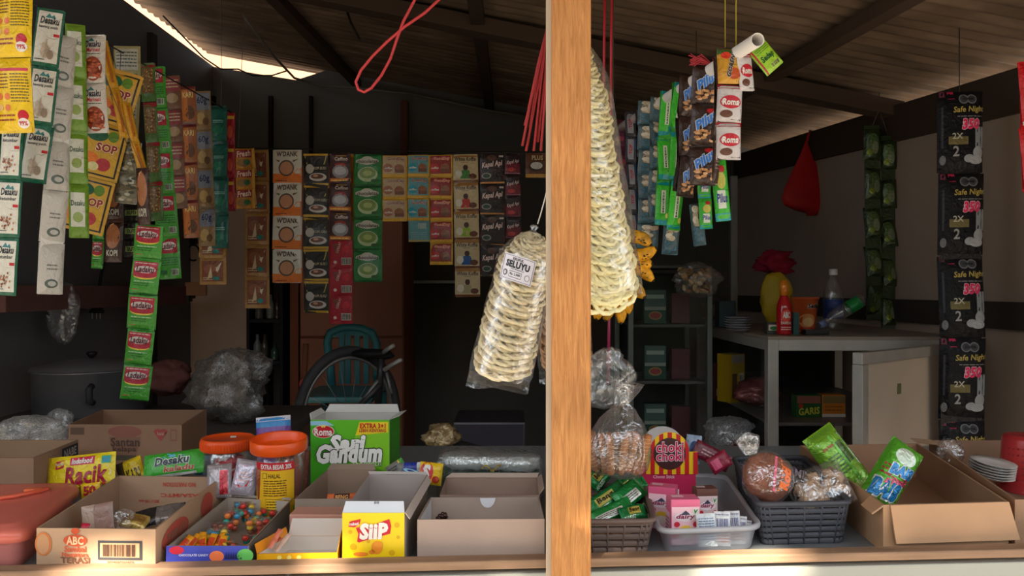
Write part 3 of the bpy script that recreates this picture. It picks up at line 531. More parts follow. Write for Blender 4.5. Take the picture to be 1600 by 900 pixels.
# ---- right row, hung on a white plastic pipe
pa = P(1184, 62, 1.45); pb = P(962, 205, 2.45); pd = (pb - pa)
def pipeY(px):
    # depth of the pipe where it crosses column px
    k = (px - 800) / F; return (lambda s_: (pa + pd * s_).y)((k * pa.y - pa.x) / (pd.x - k * pd.y))
def pz(px): Y = pipeY(px); s_ = (Y - pa.y) / pd.y; q = pa + pd * s_; return 450 - (q.z - CZ) * F / Y
def rs(label, px, dpx, bot, wpx, n, d, yaw=0., dt=0, **k):
    Y = pipeY(px) - .02; dt -= 18; wpx *= 1.14; k.setdefault('jit', 1.8); T = (px + dpx, pz(px) + dt); strip(S, label, SC, T, bot, wpx, Y, n, d, yaw=yaw, **k)
bb = dict(bulge=.007)
rs('purple sachet strip at the far end of the white pipe', 968, 0, (972, 372), 16, 5, d_purple, .4, 4, back=(90, 30, 60))
rs('dark strip with small white and red panels, near the far end of the pipe', 988, 0, (992, 372), 20, 5, d_darkwhite, .4, 4, back=(50, 50, 60))
rs('clear blue sachet strip of coated nuts hanging on the pipe', 1014, 0, (1012, 388), 30, 6, d_bluenut, .2, 4, bulge=.012, back=(70, 100, 110))
rs('bright green snack strip with teal joints, left of the two', 1036, 6, (1034, 352), 20, 3, d_greenlong, .3, 4, bulge=.008, back=(50, 160, 40))
rs('bright green snack strip with teal joints, right of the two', 1056, 4, (1054, 360), 20, 3, d_greenlong, .5, 4, bulge=.008, back=(50, 160, 40))
rs('dark brown snack strip with pale balls, left of the wider brown one', 1076, 0, (1072, 308), 26, 3, d_pilus, .6, 6, bulge=.009, back=(50, 34, 26))
rs('wide dark brown snack strip with blue lettering and pale balls', 1102, 0, (1098, 290), 38, 3, d_pilus, .1, 6, bulge=.012, back=(50, 34, 26))
rs('brown strip showing its printed back, seen edge-on beside the wide brown strip', 1124, -2, (1118, 286), 10, 3, d_brownback, .8, 6, back=(60, 44, 34))
rs('white and red biscuit sachet strip with dark corners, nearest long strip on the pipe', 1146, -6, (1138, 250), 34, 3, [d_orange_noodle, d_roma, d_roma], .2, 6, bulge=.01, back=(70, 50, 40))
rs('clear blue nut sachet strip half hidden left of the two green snack strips', 1026, 0, (1022, 340), 18, 5, d_bluenut, .5, 6, bulge=.010, back=(70, 100, 110))
rs('dark brown snack strip squeezed between green and brown strips', 1068, 0, (1062, 300), 14, 3, d_pilus, .8, 8, bulge=.008, back=(50, 34, 26))
rs('black and blue striped sachet strip between purple and clear blue strips', 1000, 0, (1002, 366), 14, 5, d_darkwhite, .7, 6, back=(40, 44, 60))
strip(S, 'clear blue nut sachets dangling lowest under the green snack strips', SC, (1050, 350), (1046, 398), 26, 2.0, 1, d_bluenut, bulge=.013, back=(70, 100, 110))
strip(S, 'clear twisted nut sachet dangling to the right of the lowest blue ones', SC, (1086, 318), (1094, 384), 20, 1.86, 1, d_bluenut, bulge=.012, back=(70, 100, 110))
strip(S, 'short green snack sachet pair with teal foot, under the wide brown strip', SC, (1098, 262), (1104, 358), 22, 1.84, 2, d_greenpot, yaw=.2, bulge=.008, back=(60, 160, 50))
strip(S, 'green snack sachet with teal foot hanging farthest right under the biscuit sachets', SC, (1122, 250), (1130, 346), 24, 1.72, 1, d_greenpot, yaw=.1, bulge=.01, back=(60, 160, 50))
strip(S, 'lime green noodle seasoning sachet tilted behind the open end of the pipe', SC, (1180, 72), (1212, 108), 34, 1.58, 1, d_lime, bulge=.006, back=(150, 200, 60), part='sachet')
strip(S, 'white and red sachet with brown foot curling down from the pipe end', SC, (1160, 84), (1168, 142), 26, 1.54, 1, d_roma, yaw=.5, bulge=.006)
# pipe and cords
t = thing('hanging_pipe', pa, 'white plastic pipe with an open end carrying the snack strips on the right', 'pipe')
mb = MB(); pd_n = pd.normalized(); R = pd_n.to_track_quat('Z', 'Y').to_matrix()
mb.lathe([(.0118, .001), (.0138, 0), (.0138, pd.length), (.0118, pd.length), (.0118, .001)], (232, 226, 220), 28, pa, R); mb.build('tube', M_plas, t)
t2 = thing('raffia_bow', P(1112, 100, pipeY(1112)), 'pink raffia string bow tied on the white pipe', 'string')
mb = MB(); c = P(1112, 100, pipeY(1112)); rnd = random.Random(4)
for i in range(16): mb.tube([c, c + Vector((-.02 - rnd.random() * .01, rnd.uniform(-.01, .01), .008 + rnd.uniform(-.006, .012))), c + Vector((-.032 - rnd.random() * .02, rnd.uniform(-.01, .01), .006 + rnd.uniform(-.01, .022)))], .0015, (206, 70, 80), 5)
mb.tube([c + Vector((.006, 0, .012)), c + Vector((.004, -.014, 0)), c + Vector((.002, -.01, -.014))], .005, (196, 60, 72), 6); mb.build('loops', M_string, t2)
def cord(name, label, pts, r, c, m=None, cat='string', seg=6): mb = MB(); mb.tube(pts, r, c, seg); o = mb.build(name, m or M_string, None, pts[0]); return tag(o, label, cat)
for px, py in ((1133, 92), (1150, 80)):
    Y = pipeY(px); a_ = P(px, py, Y); cord('hanging_string', 'thin yellow string holding up the white pipe, %s of the two' % ('left' if px < 1140 else 'right'), [a_, Vector((a_.x, a_.y, roofz(a_.x, a_.y) + .04))], .0012, (170, 150, 40))
c0 = P(-40, -45, 1.42); c1 = P(362, 176, 2.82)
cord('display_line', 'taut dark cord carrying the spice strips on the left', [c0, c1], .0022, (50, 46, 44))
c2 = P(366, 231, 2.905); c3 = P(862, 238, 2.905)
cord('display_line', 'taut dark cord carrying the coffee sachets across the middle', [c2, (c2 + c3) / 2 + Vector((0, 0, -.004)), c3], .0022, (40, 36, 34))
for px, Y, dx in ((346, 2.86, 0), (372, 2.87, 14)):
    a_ = P(px + dx * .0, 230 if dx else 176, Y); b2 = P(px + dx, 20, Y); b2.z = roofz(b2.x, b2.y); cord('hanging_string', 'thin grey string tied to the %s end of the cords' % ('middle' if dx else 'left'), [a_, b2], .0012, (90, 84, 78))

for lb, px, py, Y in (('coffee sachet strip left of the pepper packets', 206, 224, 1.93), ('overlapping coffee sachet', 222, 264, 1.82), ('long pepper strip', 234, 352, 1.86), ('brown coffee strip', 178, 282, 1.98), ('black sachet strip', 205, 320, 2.02), ('red and green strip', 156, 332, 2.06), ('amber pair', 333, 364, 2.78)):
    a_ = P(px, py, Y); s_ = (Y - c0.y) / (c1.y - c0.y); q_ = c0.lerp(c1, s_); cord('hanging_thread', 'thin thread tying the %s to the left cord' % lb, [a_, q_], .0009, (90, 84, 78))
# ================================================================ goods on the counter
CB = (174, 142, 114); CBI = (162, 132, 106); GB = (172, 156, 144); GBI = (176, 158, 146)
def V(x, y, z): return Vector((x, y, z))
def quadpx(pix, zr): return [G(p[0], p[1], zr) if p[1] is not None else p for p in pix]
def inset(q, t):
    c = sum(q, V(0, 0, 0)) / 4; out = []
    for i in range(4):
        a = (q[(i + 1) % 4] - q[i]).normalized(); b = (q[i - 1] - q[i]).normalized(); s_ = abs(a.cross(b).z) or 1; out.append(q[i] + (a + b) * t / s_)
    return out
def carton(name, label, cat, q, zr, t=.003, co=CB, ci=CBI, prints=None, m=None, zb=None, group=None, dz=(0, 0, 0, 0)):
    """open box: q = FL, FR, BR, BL corners in plan"""
    q = [V(p.x, p.y, 0) for p in q]; qi = inset(q, t); zb = zb if zb is not None else CT + .001; c = sum(q, V(0, 0, 0)) / 4
    th = thing(name, (c.x, c.y, zb), label, cat, group); mb = MB()
    top = [up(p, zr + dz[i]) for i, p in enumerate(q)]; bot = [up(p, zb) for p in q]; ti = [up(p, zr + dz[i]) for i, p in enumerate(qi)]; bi = [up(p, zb + t) for p in qi]
    for i in range(4):
        j = (i + 1) % 4; mb.add([bot[i], bot[j], top[j], top[i]], [(0, 1, 2, 3)], co); mb.add([bi[j], bi[i], ti[i], ti[j]], [(0, 1, 2, 3)], ci); mb.add([top[i], top[j], ti[j], ti[i]], [(0, 1, 2, 3)], tuple(int(x * .9) for x in co))
    mb.add(bot, [(3, 2, 1, 0)], co); mb.add(bi, [(0, 1, 2, 3)], ci)
    maps = dict(front=sheet(bot[0], bot[1], top[1], top[0]), right=sheet(bot[1], bot[2], top[2], top[1]), left=sheet(bot[3], bot[0], top[0], top[3]), iback=sheet(bi[3], bi[2], ti[2], ti[3]), ileft=sheet(bi[0], bi[3], ti[3], ti[0]), iright=sheet(bi[2], bi[1], ti[1], ti[2]))
    if prints: prints(mb, maps)
    mb.build('body', m or M_card, th); th['_z'] = 0; del th['_z']
    return th, top, bot
def flap(th, p0, p1, d, t=.003, co=CB, ci=CBI, inw=(0, 0), art=None, name='flap', m=None, label=None):
    """sheet hinged on the edge p0-p1 reaching along d"""
    e = (p1 - p0).normalized(); mb = MB(); a, b, c, dd = p0, p1, p1 + d - e * inw[1], p0 + d + e * inw[0]
    mb.slab(a, b, c, dd, t, co, ci)
    if art: mb.map = sheet(a, b, c, dd); art(mb)
    o = mb.build(name, m or M_card, th)
    if label: o['label'] = label
    return o
def packet(name, label, cat, c, Y, wpx, hpx, design, roll=0, pitch=0, yaw=0, bulge=.012, m=None, back=WH, group=None, seed=None, k=1.):
    w_ = wpx * Y / F; h = hpx * Y / F; mb = sachet_mb(w_, h, design, bulge, random.random() * 30 if seed is None else seed, back)
    o = mb.build(name, m or M_film); o.location = P(c[0], c[1], Y)
    R = Matrix.Rotation(math.radians(yaw), 3, 'Z') @ Matrix.Rotation(math.radians(pitch), 3, 'X') @ Matrix.Rotation(math.radians(roll), 3, 'Y')
    o.rotation_euler = R.to_euler(); return tag(o, label, cat, group)
def rounded(q, r, n=5):
    out = []
    for i in range(4):
        p = q[i]; a = p + (q[i - 1] - p).normalized() * r; b = p + (q[(i + 1) % 4] - p).normalized() * r
        for k in range(n + 1): t = k / n; out.append(a * (1 - t) ** 2 + p * 2 * t * (1 - t) + b * t * t)
    return out
def loft(mb, q, r, prof, colr, cap0=True, cap1=False, bow=0.):
    rings = []
    for ins, z in prof:
        qq = inset(q, ins) if ins else q; rings.append([up(p, z) for p in rounded(qq, max(.002, r - ins * .5))])
    n = len(rings[0]); vs = [p for rg in rings for p in rg]
    fs = [(i * n + j, i * n + (j + 1) % n, (i + 1) * n + (j + 1) % n, (i + 1) * n + j) for i in range(len(rings) - 1) for j in range(n)]
    if cap0: fs.append(tuple(range(n))[::-1])
    if cap1: fs.append(tuple((len(rings) - 1) * n + j for j in range(n)))
    mb.add(vs, fs, colr, True); return mb
def basket(name, label, q, zb, zr, colr, rows=6, m=None, taper=.012, r=.02, cat='basket'):
    c = sum(q, V(0, 0, 0)) / 4; th = thing(name, (c.x, c.y, zb), label, cat); mb = MB()
    h = (zr - zb)
    loft(mb, q, r, [(taper, zb), (taper, zb + .003)], colr, True, True)
    for i in range(rows):
        z0 = zb + h * (i + .08) / rows; z1 = zb + h * (i + .84) / rows; f = 1 - (i + .5) / rows; ins = taper * f
        loft(mb, q, r, [(ins, z0), (ins - .0012, (z0 + z1) / 2), (ins, z1), (ins + .003, z1), (ins + .003, z0), (ins, z0)], colr, False)
    mb.build('woven_wall', m or M_dplas, th)
    mb = MB(); o1 = rounded(q, r, 4); o0 = rounded(inset(q, taper), r, 4)
    per = []; n = len(o1)
    for i in range(n):
        a = o1[i]; b = o1[(i + 1) % n]; L_ = (b - a).length; k = max(1, int(L_ / .03))
        for j in range(k): t = j / k; per.append((o1[i].lerp(o1[(i + 1) % n], t), o0[i].lerp(o0[(i + 1) % n], t)))
    for a, b in per:
        mb.tube([up(b, zb), up(a, zr)], .0019, colr, 5)
    mb.build('rib', m or M_dplas, th)['kind'] = 'stuff'
    mb = MB(); loft(mb, q, r, [(0, zr - .008), (-.004, zr - .006), (-.005, zr), (0, zr + .002), (.005, zr), (.004, zr - .008), (0, zr - .008)], colr, False)
    mb.build('rim', m or M_dplas, th); return th
# ---- red plastic tub, far left
q = [V(-1.03, 1.205, 0), V(-.800, 1.215, 0), V(-.882, 1.52, 0), V(-1.12, 1.50, 0)]
t = thing('plastic_tub', (-.95, 1.36, CT + .001), 'translucent red plastic tub with a lid at the left end of the counter', 'tub')
mb = MB(); loft(mb, q, .03, [(.018, CT + .001), (.014, CT + .02), (.010, .936)], (226, 140, 132)); mb.build('body', M_tint, t)
mb = MB(); loft(mb, q, .034, [(.006, .928), (.0, .930), (.0, .942), (.004, .950), (.014, .951), (.018, .955), (.026, .956)], (232, 122, 104), False, True); mb.build('lid', M_tint, t)
mb = MB(); c = V(-.93, 1.40, .957); mb.tube([c + V(-.06, -.04, 0), c + V(0, -.02, .004), c + V(.03, .03, .004), c + V(.02, .05, 0)], .004, (226, 100, 70), 8); mb.box(c + V(.01, .02, .004), (.03, .012, .008), (236, 110, 60), .002); mb.build('handle', M_plas, t)
# ---- carton with printed bar code
q = quadpx([(57, 825), (243, 827), (347, 745), (185, 743)], .957)
def pr(mb, M):
    f0 = M['front']; mb.map = lambda u, v, k=0: f0(u, .25 + .75 * v, k); R_ = (196, 84, 52); D_ = (88, 62, 46)
    mb.ell(.33, .66, .1, .17, R_, 1); mb.ell(.33, .93, .035, .09, R_, 1); mb.txt('ABC', .26, .55, .40, .77, (226, 180, 140), 3, 0, .04); mb.txt('Sambal', .24, .34, .42, .50, R_, 2, 0, .02); mb.txt('Nusantara', .22, .2, .44, .32, R_, 2, 0, .02); mb.txt('TERASI', .21, .02, .45, .18, (120, 80, 60), 2, 0, .03)
    mb.rect(.52, .12, .89, .67, (60, 60, 64), 1); mb.rect(.54, .19, .87, .60, (196, 150, 112), 2); mb.bars(.55, .18, .86, .61, (70, 50, 42), 3, 30, None); mb.txt('8994887001873', .6, .03, .82, .09, D_, 2)
    mb.ell(.06, .55, .07, .34, (204, 120, 66), 1); mb.ell(.06, .55, .055, .29, (190, 142, 104), 2)
    mb.map = M['right']; mb.ell(.25, .55, .18, .3, (186, 84, 70), 1); mb.txt('TERASI', .13, .42, .38, .68, (150, 110, 90), 3, .1); mb.ell(.72, .6, .1, .3, (186, 84, 70), 1)
    mb.map = M['iback']; mb.txt('NO PARTITION', .44, .72, .76, .84, (190, 74, 60), 2, 0, .02, math.pi); mb.txt('KASA/MTC', .42, .42, .84, .52, (190, 74, 60), 2, 0, .02, math.pi); mb.txt('285 X 195 mm', .2, .25, .4, .33, (190, 74, 60), 2, 0, .02, math.pi)
carton('cardboard_carton', 'open brown carton with red round mark and big printed bar code, front left', 'carton', q, .957, .0035, (184, 150, 120), (172, 142, 118), pr)
def d_plain(c, c2=None, txt_=None):
    def d(a):
        a.rect(0, 0, 1, 1, c, 1)
        if c2: a.rect(.1, .3, .9, .75, c2, 2)
        if txt_: a.txt(txt_, .15, .38, .85, .66, WH, 4, .1, .03)
    return d
def stripe2(c, c2):
    def d(a): a.rect(0, 0, 1, 1, c, 1); a.rect(.0, 0, .45, 1, c2, 2)
    return d
packet('snack_pouch', 'grey-pink flat pouch standing on end inside the bar code carton', 'pouch', (153, 810), 1.30, 48, 44, stripe2((150, 116, 104), (176, 150, 134)), roll=-10, pitch=-12, bulge=.006)
packet('snack_pouch', 'small red pouch half hidden beside the grey-pink pouch in the bar code carton', 'pouch', (131, 830), 1.26, 14, 24, d_plain((196, 30, 60)), roll=6, pitch=-30, bulge=.004)
packet('snack_pouch', 'silver and black striped pouch lying at the right inside the bar code carton', 'pouch', (250, 806), 1.34, 74, 34, stripe2((120, 110, 106), (44, 40, 42)), roll=-16, pitch=-55, bulge=.01, m=M_foil)
packet('snack_pouch', 'gold foil pouch lying between clear wrap and striped pouch', 'pouch', (212, 815), 1.32, 44, 26, d_plain((190, 160, 80), (150, 110, 50)), roll=10, pitch=-60, bulge=.008, m=M_foil)
def crumple(name, label, c, Y, wpx, hpx, dpx=None, m=None, colr=(200, 200, 200), cat='plastic bag', amp=.5, squash=.6, nz=24, seg=36, group=None, zfloor=None):
    w_ = wpx * Y / F / 2; h = hpx * Y / F / 2; d_ = (dpx * Y / F / 2) if dpx else w_ * squash; mb = MB(); s0 = random.random() * 40; c3 = P(c[0], c[1], Y)
    prof = [(max(1e-4, math.sin(math.pi * i / nz)), -math.cos(math.pi * i / nz)) for i in range(nz + 1)]
    def fn(q, a, i):
        k = 1 + amp * (N3(q.x * 1.6 + s0, q.y * 1.6, q.z * 1.6) + .7 * abs(N3(q.x * 4 + s0, q.y * 4, q.z * 4 + s0)) + .5 * abs(N3(q.x * 7 + s0, q.y * 7, q.z * 7)) + .3 * N3(q.x * 14 + s0, q.y * 14, q.z * 14))
        r_ = V(q.x * w_ * k, q.y * d_ * k, q.z * h * (.8 + .2 * k)); 
        if zfloor is not None: r_.z = max(r_.z, zfloor - c3.z)
        return r_
    mb.lathe(prof, colr, seg, (0, 0, 0), None, 1, 1, fn); o = mb.build(name, m or M_clear); o.location = c3; return tag(o, label, cat, group)
crumple('plastic_wrap', 'crinkled clear wrap inside the bar code carton beside the grey-pink pouch', (193, 812), 1.31, 28, 34, m=M_clear)
# ---- carton at the far left with a dark label
q = [V(-1.24, 1.545, 0), V(-1.00, 1.545, 0), V(-1.015, 1.73, 0), V(-1.25, 1.73, 0)]
def pr(mb, M):
    mb.map = M['right']; mb.rect(.60, .7, .98, .95, (60, 56, 58), 1); mb.txt('NABE', .65, .75, .93, .90, (180, 170, 160), 2, 0, .03); mb.ell(.55, .42, .14, .15, (140, 110, 80), 1); mb.ell(.2, .25, .08, .12, (200, 110, 50), 1)
carton('cardboard_carton', 'brown carton with a dark side label at the far left behind the red tub', 'carton', q, .995, .004, (150, 120, 98), CBI, pr)
# ---- big coconut carton behind
q = quadpx([(107, 663), (284, 664), (323, 640), (160, 640)], 1.008)
def pr(mb, M):
    mb.map = M['front']; C_ = (112, 84, 70)
    mb.ell(.5, .86, .15, .12, (150, 96, 84), 1); mb.poly([(.36, .76), (.64, .76), (.6, .40), (.4, .40)], (140, 104, 86), 1); mb.poly([(.4, .4), (.6, .4), (.6, .30), (.4, .30)], (90, 84, 70), 2)
    mb.txt('Santan', .38, .58, .63, .74, (90, 70, 60), 3, 0, .03); mb.txt('kelapa', .4, .45, .6, .57, (90, 70, 60), 3, 0, .03)
    mb.ell(.79, .87, .035, .05, (176, 84, 78), 1); mb.ell(.84, .87, .035, .05, (176, 84, 78), 1); mb.poly([(.758, .85), (.872, .85), (.815, .68)], (176, 84, 78), 1); mb.txt('halal', .79, .8, .845, .86, (200, 160, 140), 3)
    mb.rect(.90, .68, .96, .92, (150, 104, 88), 1); mb.rect(.912, .72, .948, .88, (156, 122, 98), 2); mb.rect(.02, .8, .14, .94, (110, 86, 72), 1); mb.bars(.7, .18, .97, .34, (50, 44, 42), 1, 26, (120, 96, 80))
th, top, bot = carton('cardboard_carton', 'large brown coconut milk carton with open top standing at the back left', 'carton', q, 1.008, .004, (156, 122, 98), (150, 118, 96), pr)
crumple('plastic_bag', 'cloudy plastic bag slumped at the back left end of the counter', (40, 690), 1.90, 110, 80, m=M_haze, colr=(150, 160, 180), zfloor=CT + .002)
crumple('plastic_bag', 'small cloudy bag with a pinkish top left of the coconut milk carton', (92, 668), 2.02, 40, 60, m=M_haze, zfloor=CT + .002)
# ---- seasoning packets
def d_racik(a):
    a.rect(0, 0, 1, 1, (240, 216, 30), 1); a.rect(.02, 0, .04, 1, (200, 170, 20), 2); a.poly([(.14, .6), (.27, .64), (.27, .88), (.14, .84)], (200, 30, 60), 2); a.txt('Rp2.000', .15, .7, .26, .8, WH, 4, 0, .03)
    a.rect(.36, .68, .72, .92, (206, 20, 70), 2, 6); a.txt('Indofood', .39, .72, .69, .88, WH, 4, .1, .04)
    a.poly([(.3, .1), (.34, .6), (.9, .62), (.96, .4), (.9, .08)], (240, 226, 200), 2); a.txt('Racik', .3, .1, .9, .62, (170, 20, 60), 5, .12, .03)
    a.rect(.82, .66, .95, .9, (60, 170, 120), 3); a.rect(.84, .7, .93, .86, (40, 150, 180), 4); a.txt('SAYUR', .5, .0, .9, .08, (200, 40, 40), 5)
packet('seasoning_packet', 'yellow seasoning packet with large red lettering behind the bar code carton', 'seasoning packet', (128, 736), 1.60, 104, 50, d_racik, roll=-6, pitch=-16, bulge=.010, back=(236, 206, 30))
packet('seasoning_packet', 'yellow seasoning packet peeking out behind the one with large red lettering', 'seasoning packet', (110, 742), 1.635, 70, 50, d_plain((236, 206, 30)), roll=2, pitch=-16, bulge=.006, back=(236, 206, 30))
packet('seasoning_packet', 'yellow packet edge with red letters in the gap left of the bar code carton', 'seasoning packet', (142, 766), 1.56, 30, 22, lambda a: (a.rect(0, 0, 1, 1, (240, 200, 20), 1), a.txt('50', .2, .2, .8, .8, (190, 30, 40), 3, 0, .05)), roll=-8, pitch=-10, bulge=.004, back=(236, 206, 30))
packet('seasoning_packet', 'small yellow and black packet between red-lettered and green packets', 'seasoning packet', (204, 735), 1.64, 40, 34, lambda a: (a.rect(0, 0, 1, 1, (226, 196, 30), 1), a.rect(0, 0, .35, 1, (70, 56, 40), 2), a.txt('KARI', .4, .1, .9, .5, (60, 50, 20), 3, .1, .03)), roll=-22, pitch=-14, bulge=.010, back=(200, 170, 30))
packet('seasoning_packet', 'dark red packet lying left of the green coconut seasoning packet', 'seasoning packet', (228, 737), 1.66, 40, 18, d_plain((150, 40, 50), (196, 120, 90)), roll=-20, pitch=-20, bulge=.006, back=(150, 40, 50))
def d_desg(a):
    a.rect(0, 0, 1, 1, (60, 170, 50), 1); a.poly([(.3, .74), (.42, .92), (.5, .84), (.6, .96), (.72, .76)], (100, 180, 220), 2); a.txt('Desaku', .22, .45, .78, .76, (20, 40, 60), 4, .12, .04, 0, (230, 240, 230), .06); a.txt('kaladu', .38, .16, .86, .38, (170, 60, 50), 4, .1, .03, 0, (220, 220, 180), .04); a.rect(.1, 0, .9, .08, (230, 230, 225), 3)
packet('seasoning_packet', 'bright green seasoning packet with mountain drawing, left of the orange-lidded jars', 'seasoning packet', (272, 725), 1.60, 92, 38, d_desg, roll=-8, pitch=-24, bulge=.011, back=(60, 160, 50))
packet('seasoning_packet', 'small blue packet tucked between green packet and left jar', 'seasoning packet', (316, 727), 1.66, 22, 30, d_plain((70, 170, 210), (40, 60, 80)), roll=4, pitch=-10, bulge=.006, back=(70, 160, 200))
# ---- jars with orange lids
def jar(label, c, Y, rpx, ztop, lidc, contents, open_up=False, lab=None, lid=True, tilt=0):
    x = (c - 800) / F * Y; r = rpx * Y / F; o = V(x, Y, CT + .001); H = ztop - o.z; th = thing('plastic_jar', o, label, 'jar')
    mb = MB(); mb.lathe([(.001, 0), (r * .92, 0), (r, .008), (r, H * .74), (r * .96, H * .80), (r * .9, H * .84), (r * .9, H * .9), (r * .93, H * .91), (r * .9, H * .92), (r * .9, H * .98)], (230, 235, 235), 36, o); mb.build('body', M_clear2, th)
    if lid:
        mb = MB(); R = Matrix.Rotation(math.radians(tilt), 3, 'X'); rl = r * 1.12 if not open_up else r * 1.2; zc = o + V(0, 0, H - .006)
        if open_up: prof = [(.001, .004), (rl * .88, .004), (rl * .9, .007), (rl * .93, .022), (rl * .97, .024), (rl, .022), (rl, .0), (rl * .97, -.002)]
        else: prof = [(rl * .97, -.016), (rl, -.014), (rl, .004), (rl * .97, .009), (rl * .9, .010), (rl * .87, .008), (.001, .009)]
        mb.lathe(prof, lidc, 40, zc, R)
        for k in range(60):
            if open_up: break
            a = k / 60 * 2 * math.pi; mb.box(zc + V(math.cos(a) * rl, math.sin(a) * rl, -.005), (.0016, .0016, .014), lidc, 0)
        if not open_up: mb.box(zc + V(.012, .0, .0105), (.012, .014, .001), (226, 230, 226), 0, Matrix.Rotation(.3, 3, 'Z'))
        mb.build('lid', M_plas, th)
    if lab:
        mb = MB(); a0, a1, z0, z1, fn = lab
        mb.map = lambda u, v, k=0: o + V(math.cos(a0 + (a1 - a0) * u) * (r + .0006 + k * .0003), math.sin(a0 + (a1 - a0) * u) * (r + .0006 + k * .0003), z0 - o.z + (z1 - z0) * v)
        fn(mb); mb.build('label', M_box, th)
    for i in contents: i(th, o, r, H)
    return th
def d_jarlabel(a):
    a.rect(0, 0, 1, 1, (240, 190, 30), 1); a.rect(0, .86, 1, 1, (206, 20, 40), 2); a.txt('EXTRA BESAR 20%', .18, .885, .92, .965, WH, 4, 0, .03)
    a.rect(.22, .72, .34, .82, (120, 90, 20), 3); a.rect(.235, .73, .325, .81, (240, 190, 30), 4); a.txt('HALAL', .38, .73, .66, .8, (70, 50, 20), 3)
    a.lines(.25, .4, .8, .7, 7, (96, 66, 20), 3, 5); a.rect(.3, .08, .78, .36, (110, 80, 20), 3, 4); a.rect(.31, .09, .77, .35, (244, 200, 40), 4, 4); a.lines(.33, .1, .75, .34, 5, (110, 80, 20), 5, 8)
    a.poly([(0, 0), (1, 0), (1, .22), (.8, .12), (.4, .05), (0, .03)], (120, 180, 40), 2)
def sticks(n, c1, c2, ln=.10, rr=.006, lb='slim orange snack stick standing inside the yellow-labelled jar', gr='snack sticks in the labelled jar'):
    def f(th, o, r, H):
        rnd = random.Random(n)
        for k in range(n):
            a = rnd.uniform(0, 6.28); d = rnd.uniform(.3, .88) * r; p = o + V(math.cos(a) * d, math.sin(a) * d, .006); top_ = p + V(rnd.uniform(-.008, .008), rnd.uniform(-.008, .008), ln * rnd.uniform(.75, 1)); mb = MB()
            dd = top_ - p; mb.tube([p, p + dd * .08, p + dd * .92, top_], [rr * .5, rr, rr, rr * .5], c1 if rnd.random() < .6 else c2, 8); ob = mb.build('snack_stick', M_film, None, p); tag(ob, lb, 'snack stick', gr)
    return f
def blobs(n, cs):
    def f(th, o, r, H):
        rnd = random.Random(n); mb = MB()
        for k in range(n):
            a = rnd.uniform(0, 6.28); d = rnd.uniform(0, .72) * r; p = o + V(math.cos(a) * d, math.sin(a) * d, .01 + H * .62 * rnd.random()); mb.ball(p, .014, rnd.choice(cs), 1.2, .7, .7, Matrix.Rotation(rnd.random() * 3, 3, 'Z') @ Matrix.Rotation(rnd.random() * 3, 3, 'X'), 10, 6, .4)
        ob = mb.build('wrapped_sweets', M_film, None, o + V(0, 0, .002)); tag(ob, 'jumbled wrapped sweets filling the jar under the flat orange lid', 'sweets', None, 'stuff')
    return f
jar('clear jar with a closed orange lid, left of the two orange-lidded jars', 356, 1.62, 36, 1.020, (238, 84, 24), [blobs(44, [(206, 60, 70), (210, 205, 205), (180, 30, 50), (225, 220, 220)])])
jar('clear jar with yellow label and an orange lid lying upturned on top', 436, 1.535, 36, 1.022, (240, 88, 20), [sticks(16, (206, 90, 40), (150, 70, 40))], True, (-2.35, -.62, CT + .004, .998, d_jarlabel), tilt=4)
jar('lidless clear jar of brown sticks half hidden behind the labelled jar', 458, 1.68, 26, 1.012, None, [sticks(14, (170, 84, 44), (196, 100, 40), .11, .006, 'slim brown snack stick standing inside the lidless jar', 'snack sticks in the lidless jar')], lid=False)
packet('wafer_packet', 'purple, blue and white wafer packet standing behind the orange-lidded jars', 'wafer packet', (428, 688), 1.80, 54, 74, lambda a: (a.rect(0, 0, 1, 1, (130, 80, 170), 1), a.rect(0, .78, 1, 1, (60, 150, 220), 2), a.rect(0, .9, 1, 1, (230, 230, 240), 3), a.rect(.05, .5, .95, .62, (180, 140, 210), 2), a.lines(.1, .15, .9, .45, 2, (90, 40, 130), 2)), roll=-5, pitch=-12, bulge=.012, back=(130, 80, 170))
def d_redwhite(a): a.rect(0, 0, 1, 1, (196, 190, 206), 1); a.poly([(.2, .45), (.5, .85), (.85, .75), (.7, .3), (.35, .25)], (206, 40, 56), 2); a.lines(.3, .4, .7, .7, 3, (230, 190, 190), 4, 2)
packet('biscuit_packet', 'white and red crumpled packet standing in front of the left jar', 'biscuit packet', (384, 747), 1.515, 38, 56, d_redwhite, roll=8, pitch=-12, bulge=.014, m=M_foil)
packet('biscuit_packet', 'clear and red packet left of the white and red crumpled packet', 'biscuit packet', (343, 752), 1.515, 38, 52, lambda a: (a.rect(0, 0, 1, 1, (176, 170, 176), 1), a.rect(.6, .1, .9, .8, (190, 30, 50), 2)), roll=-6, pitch=-16, bulge=.012, m=M_foil)
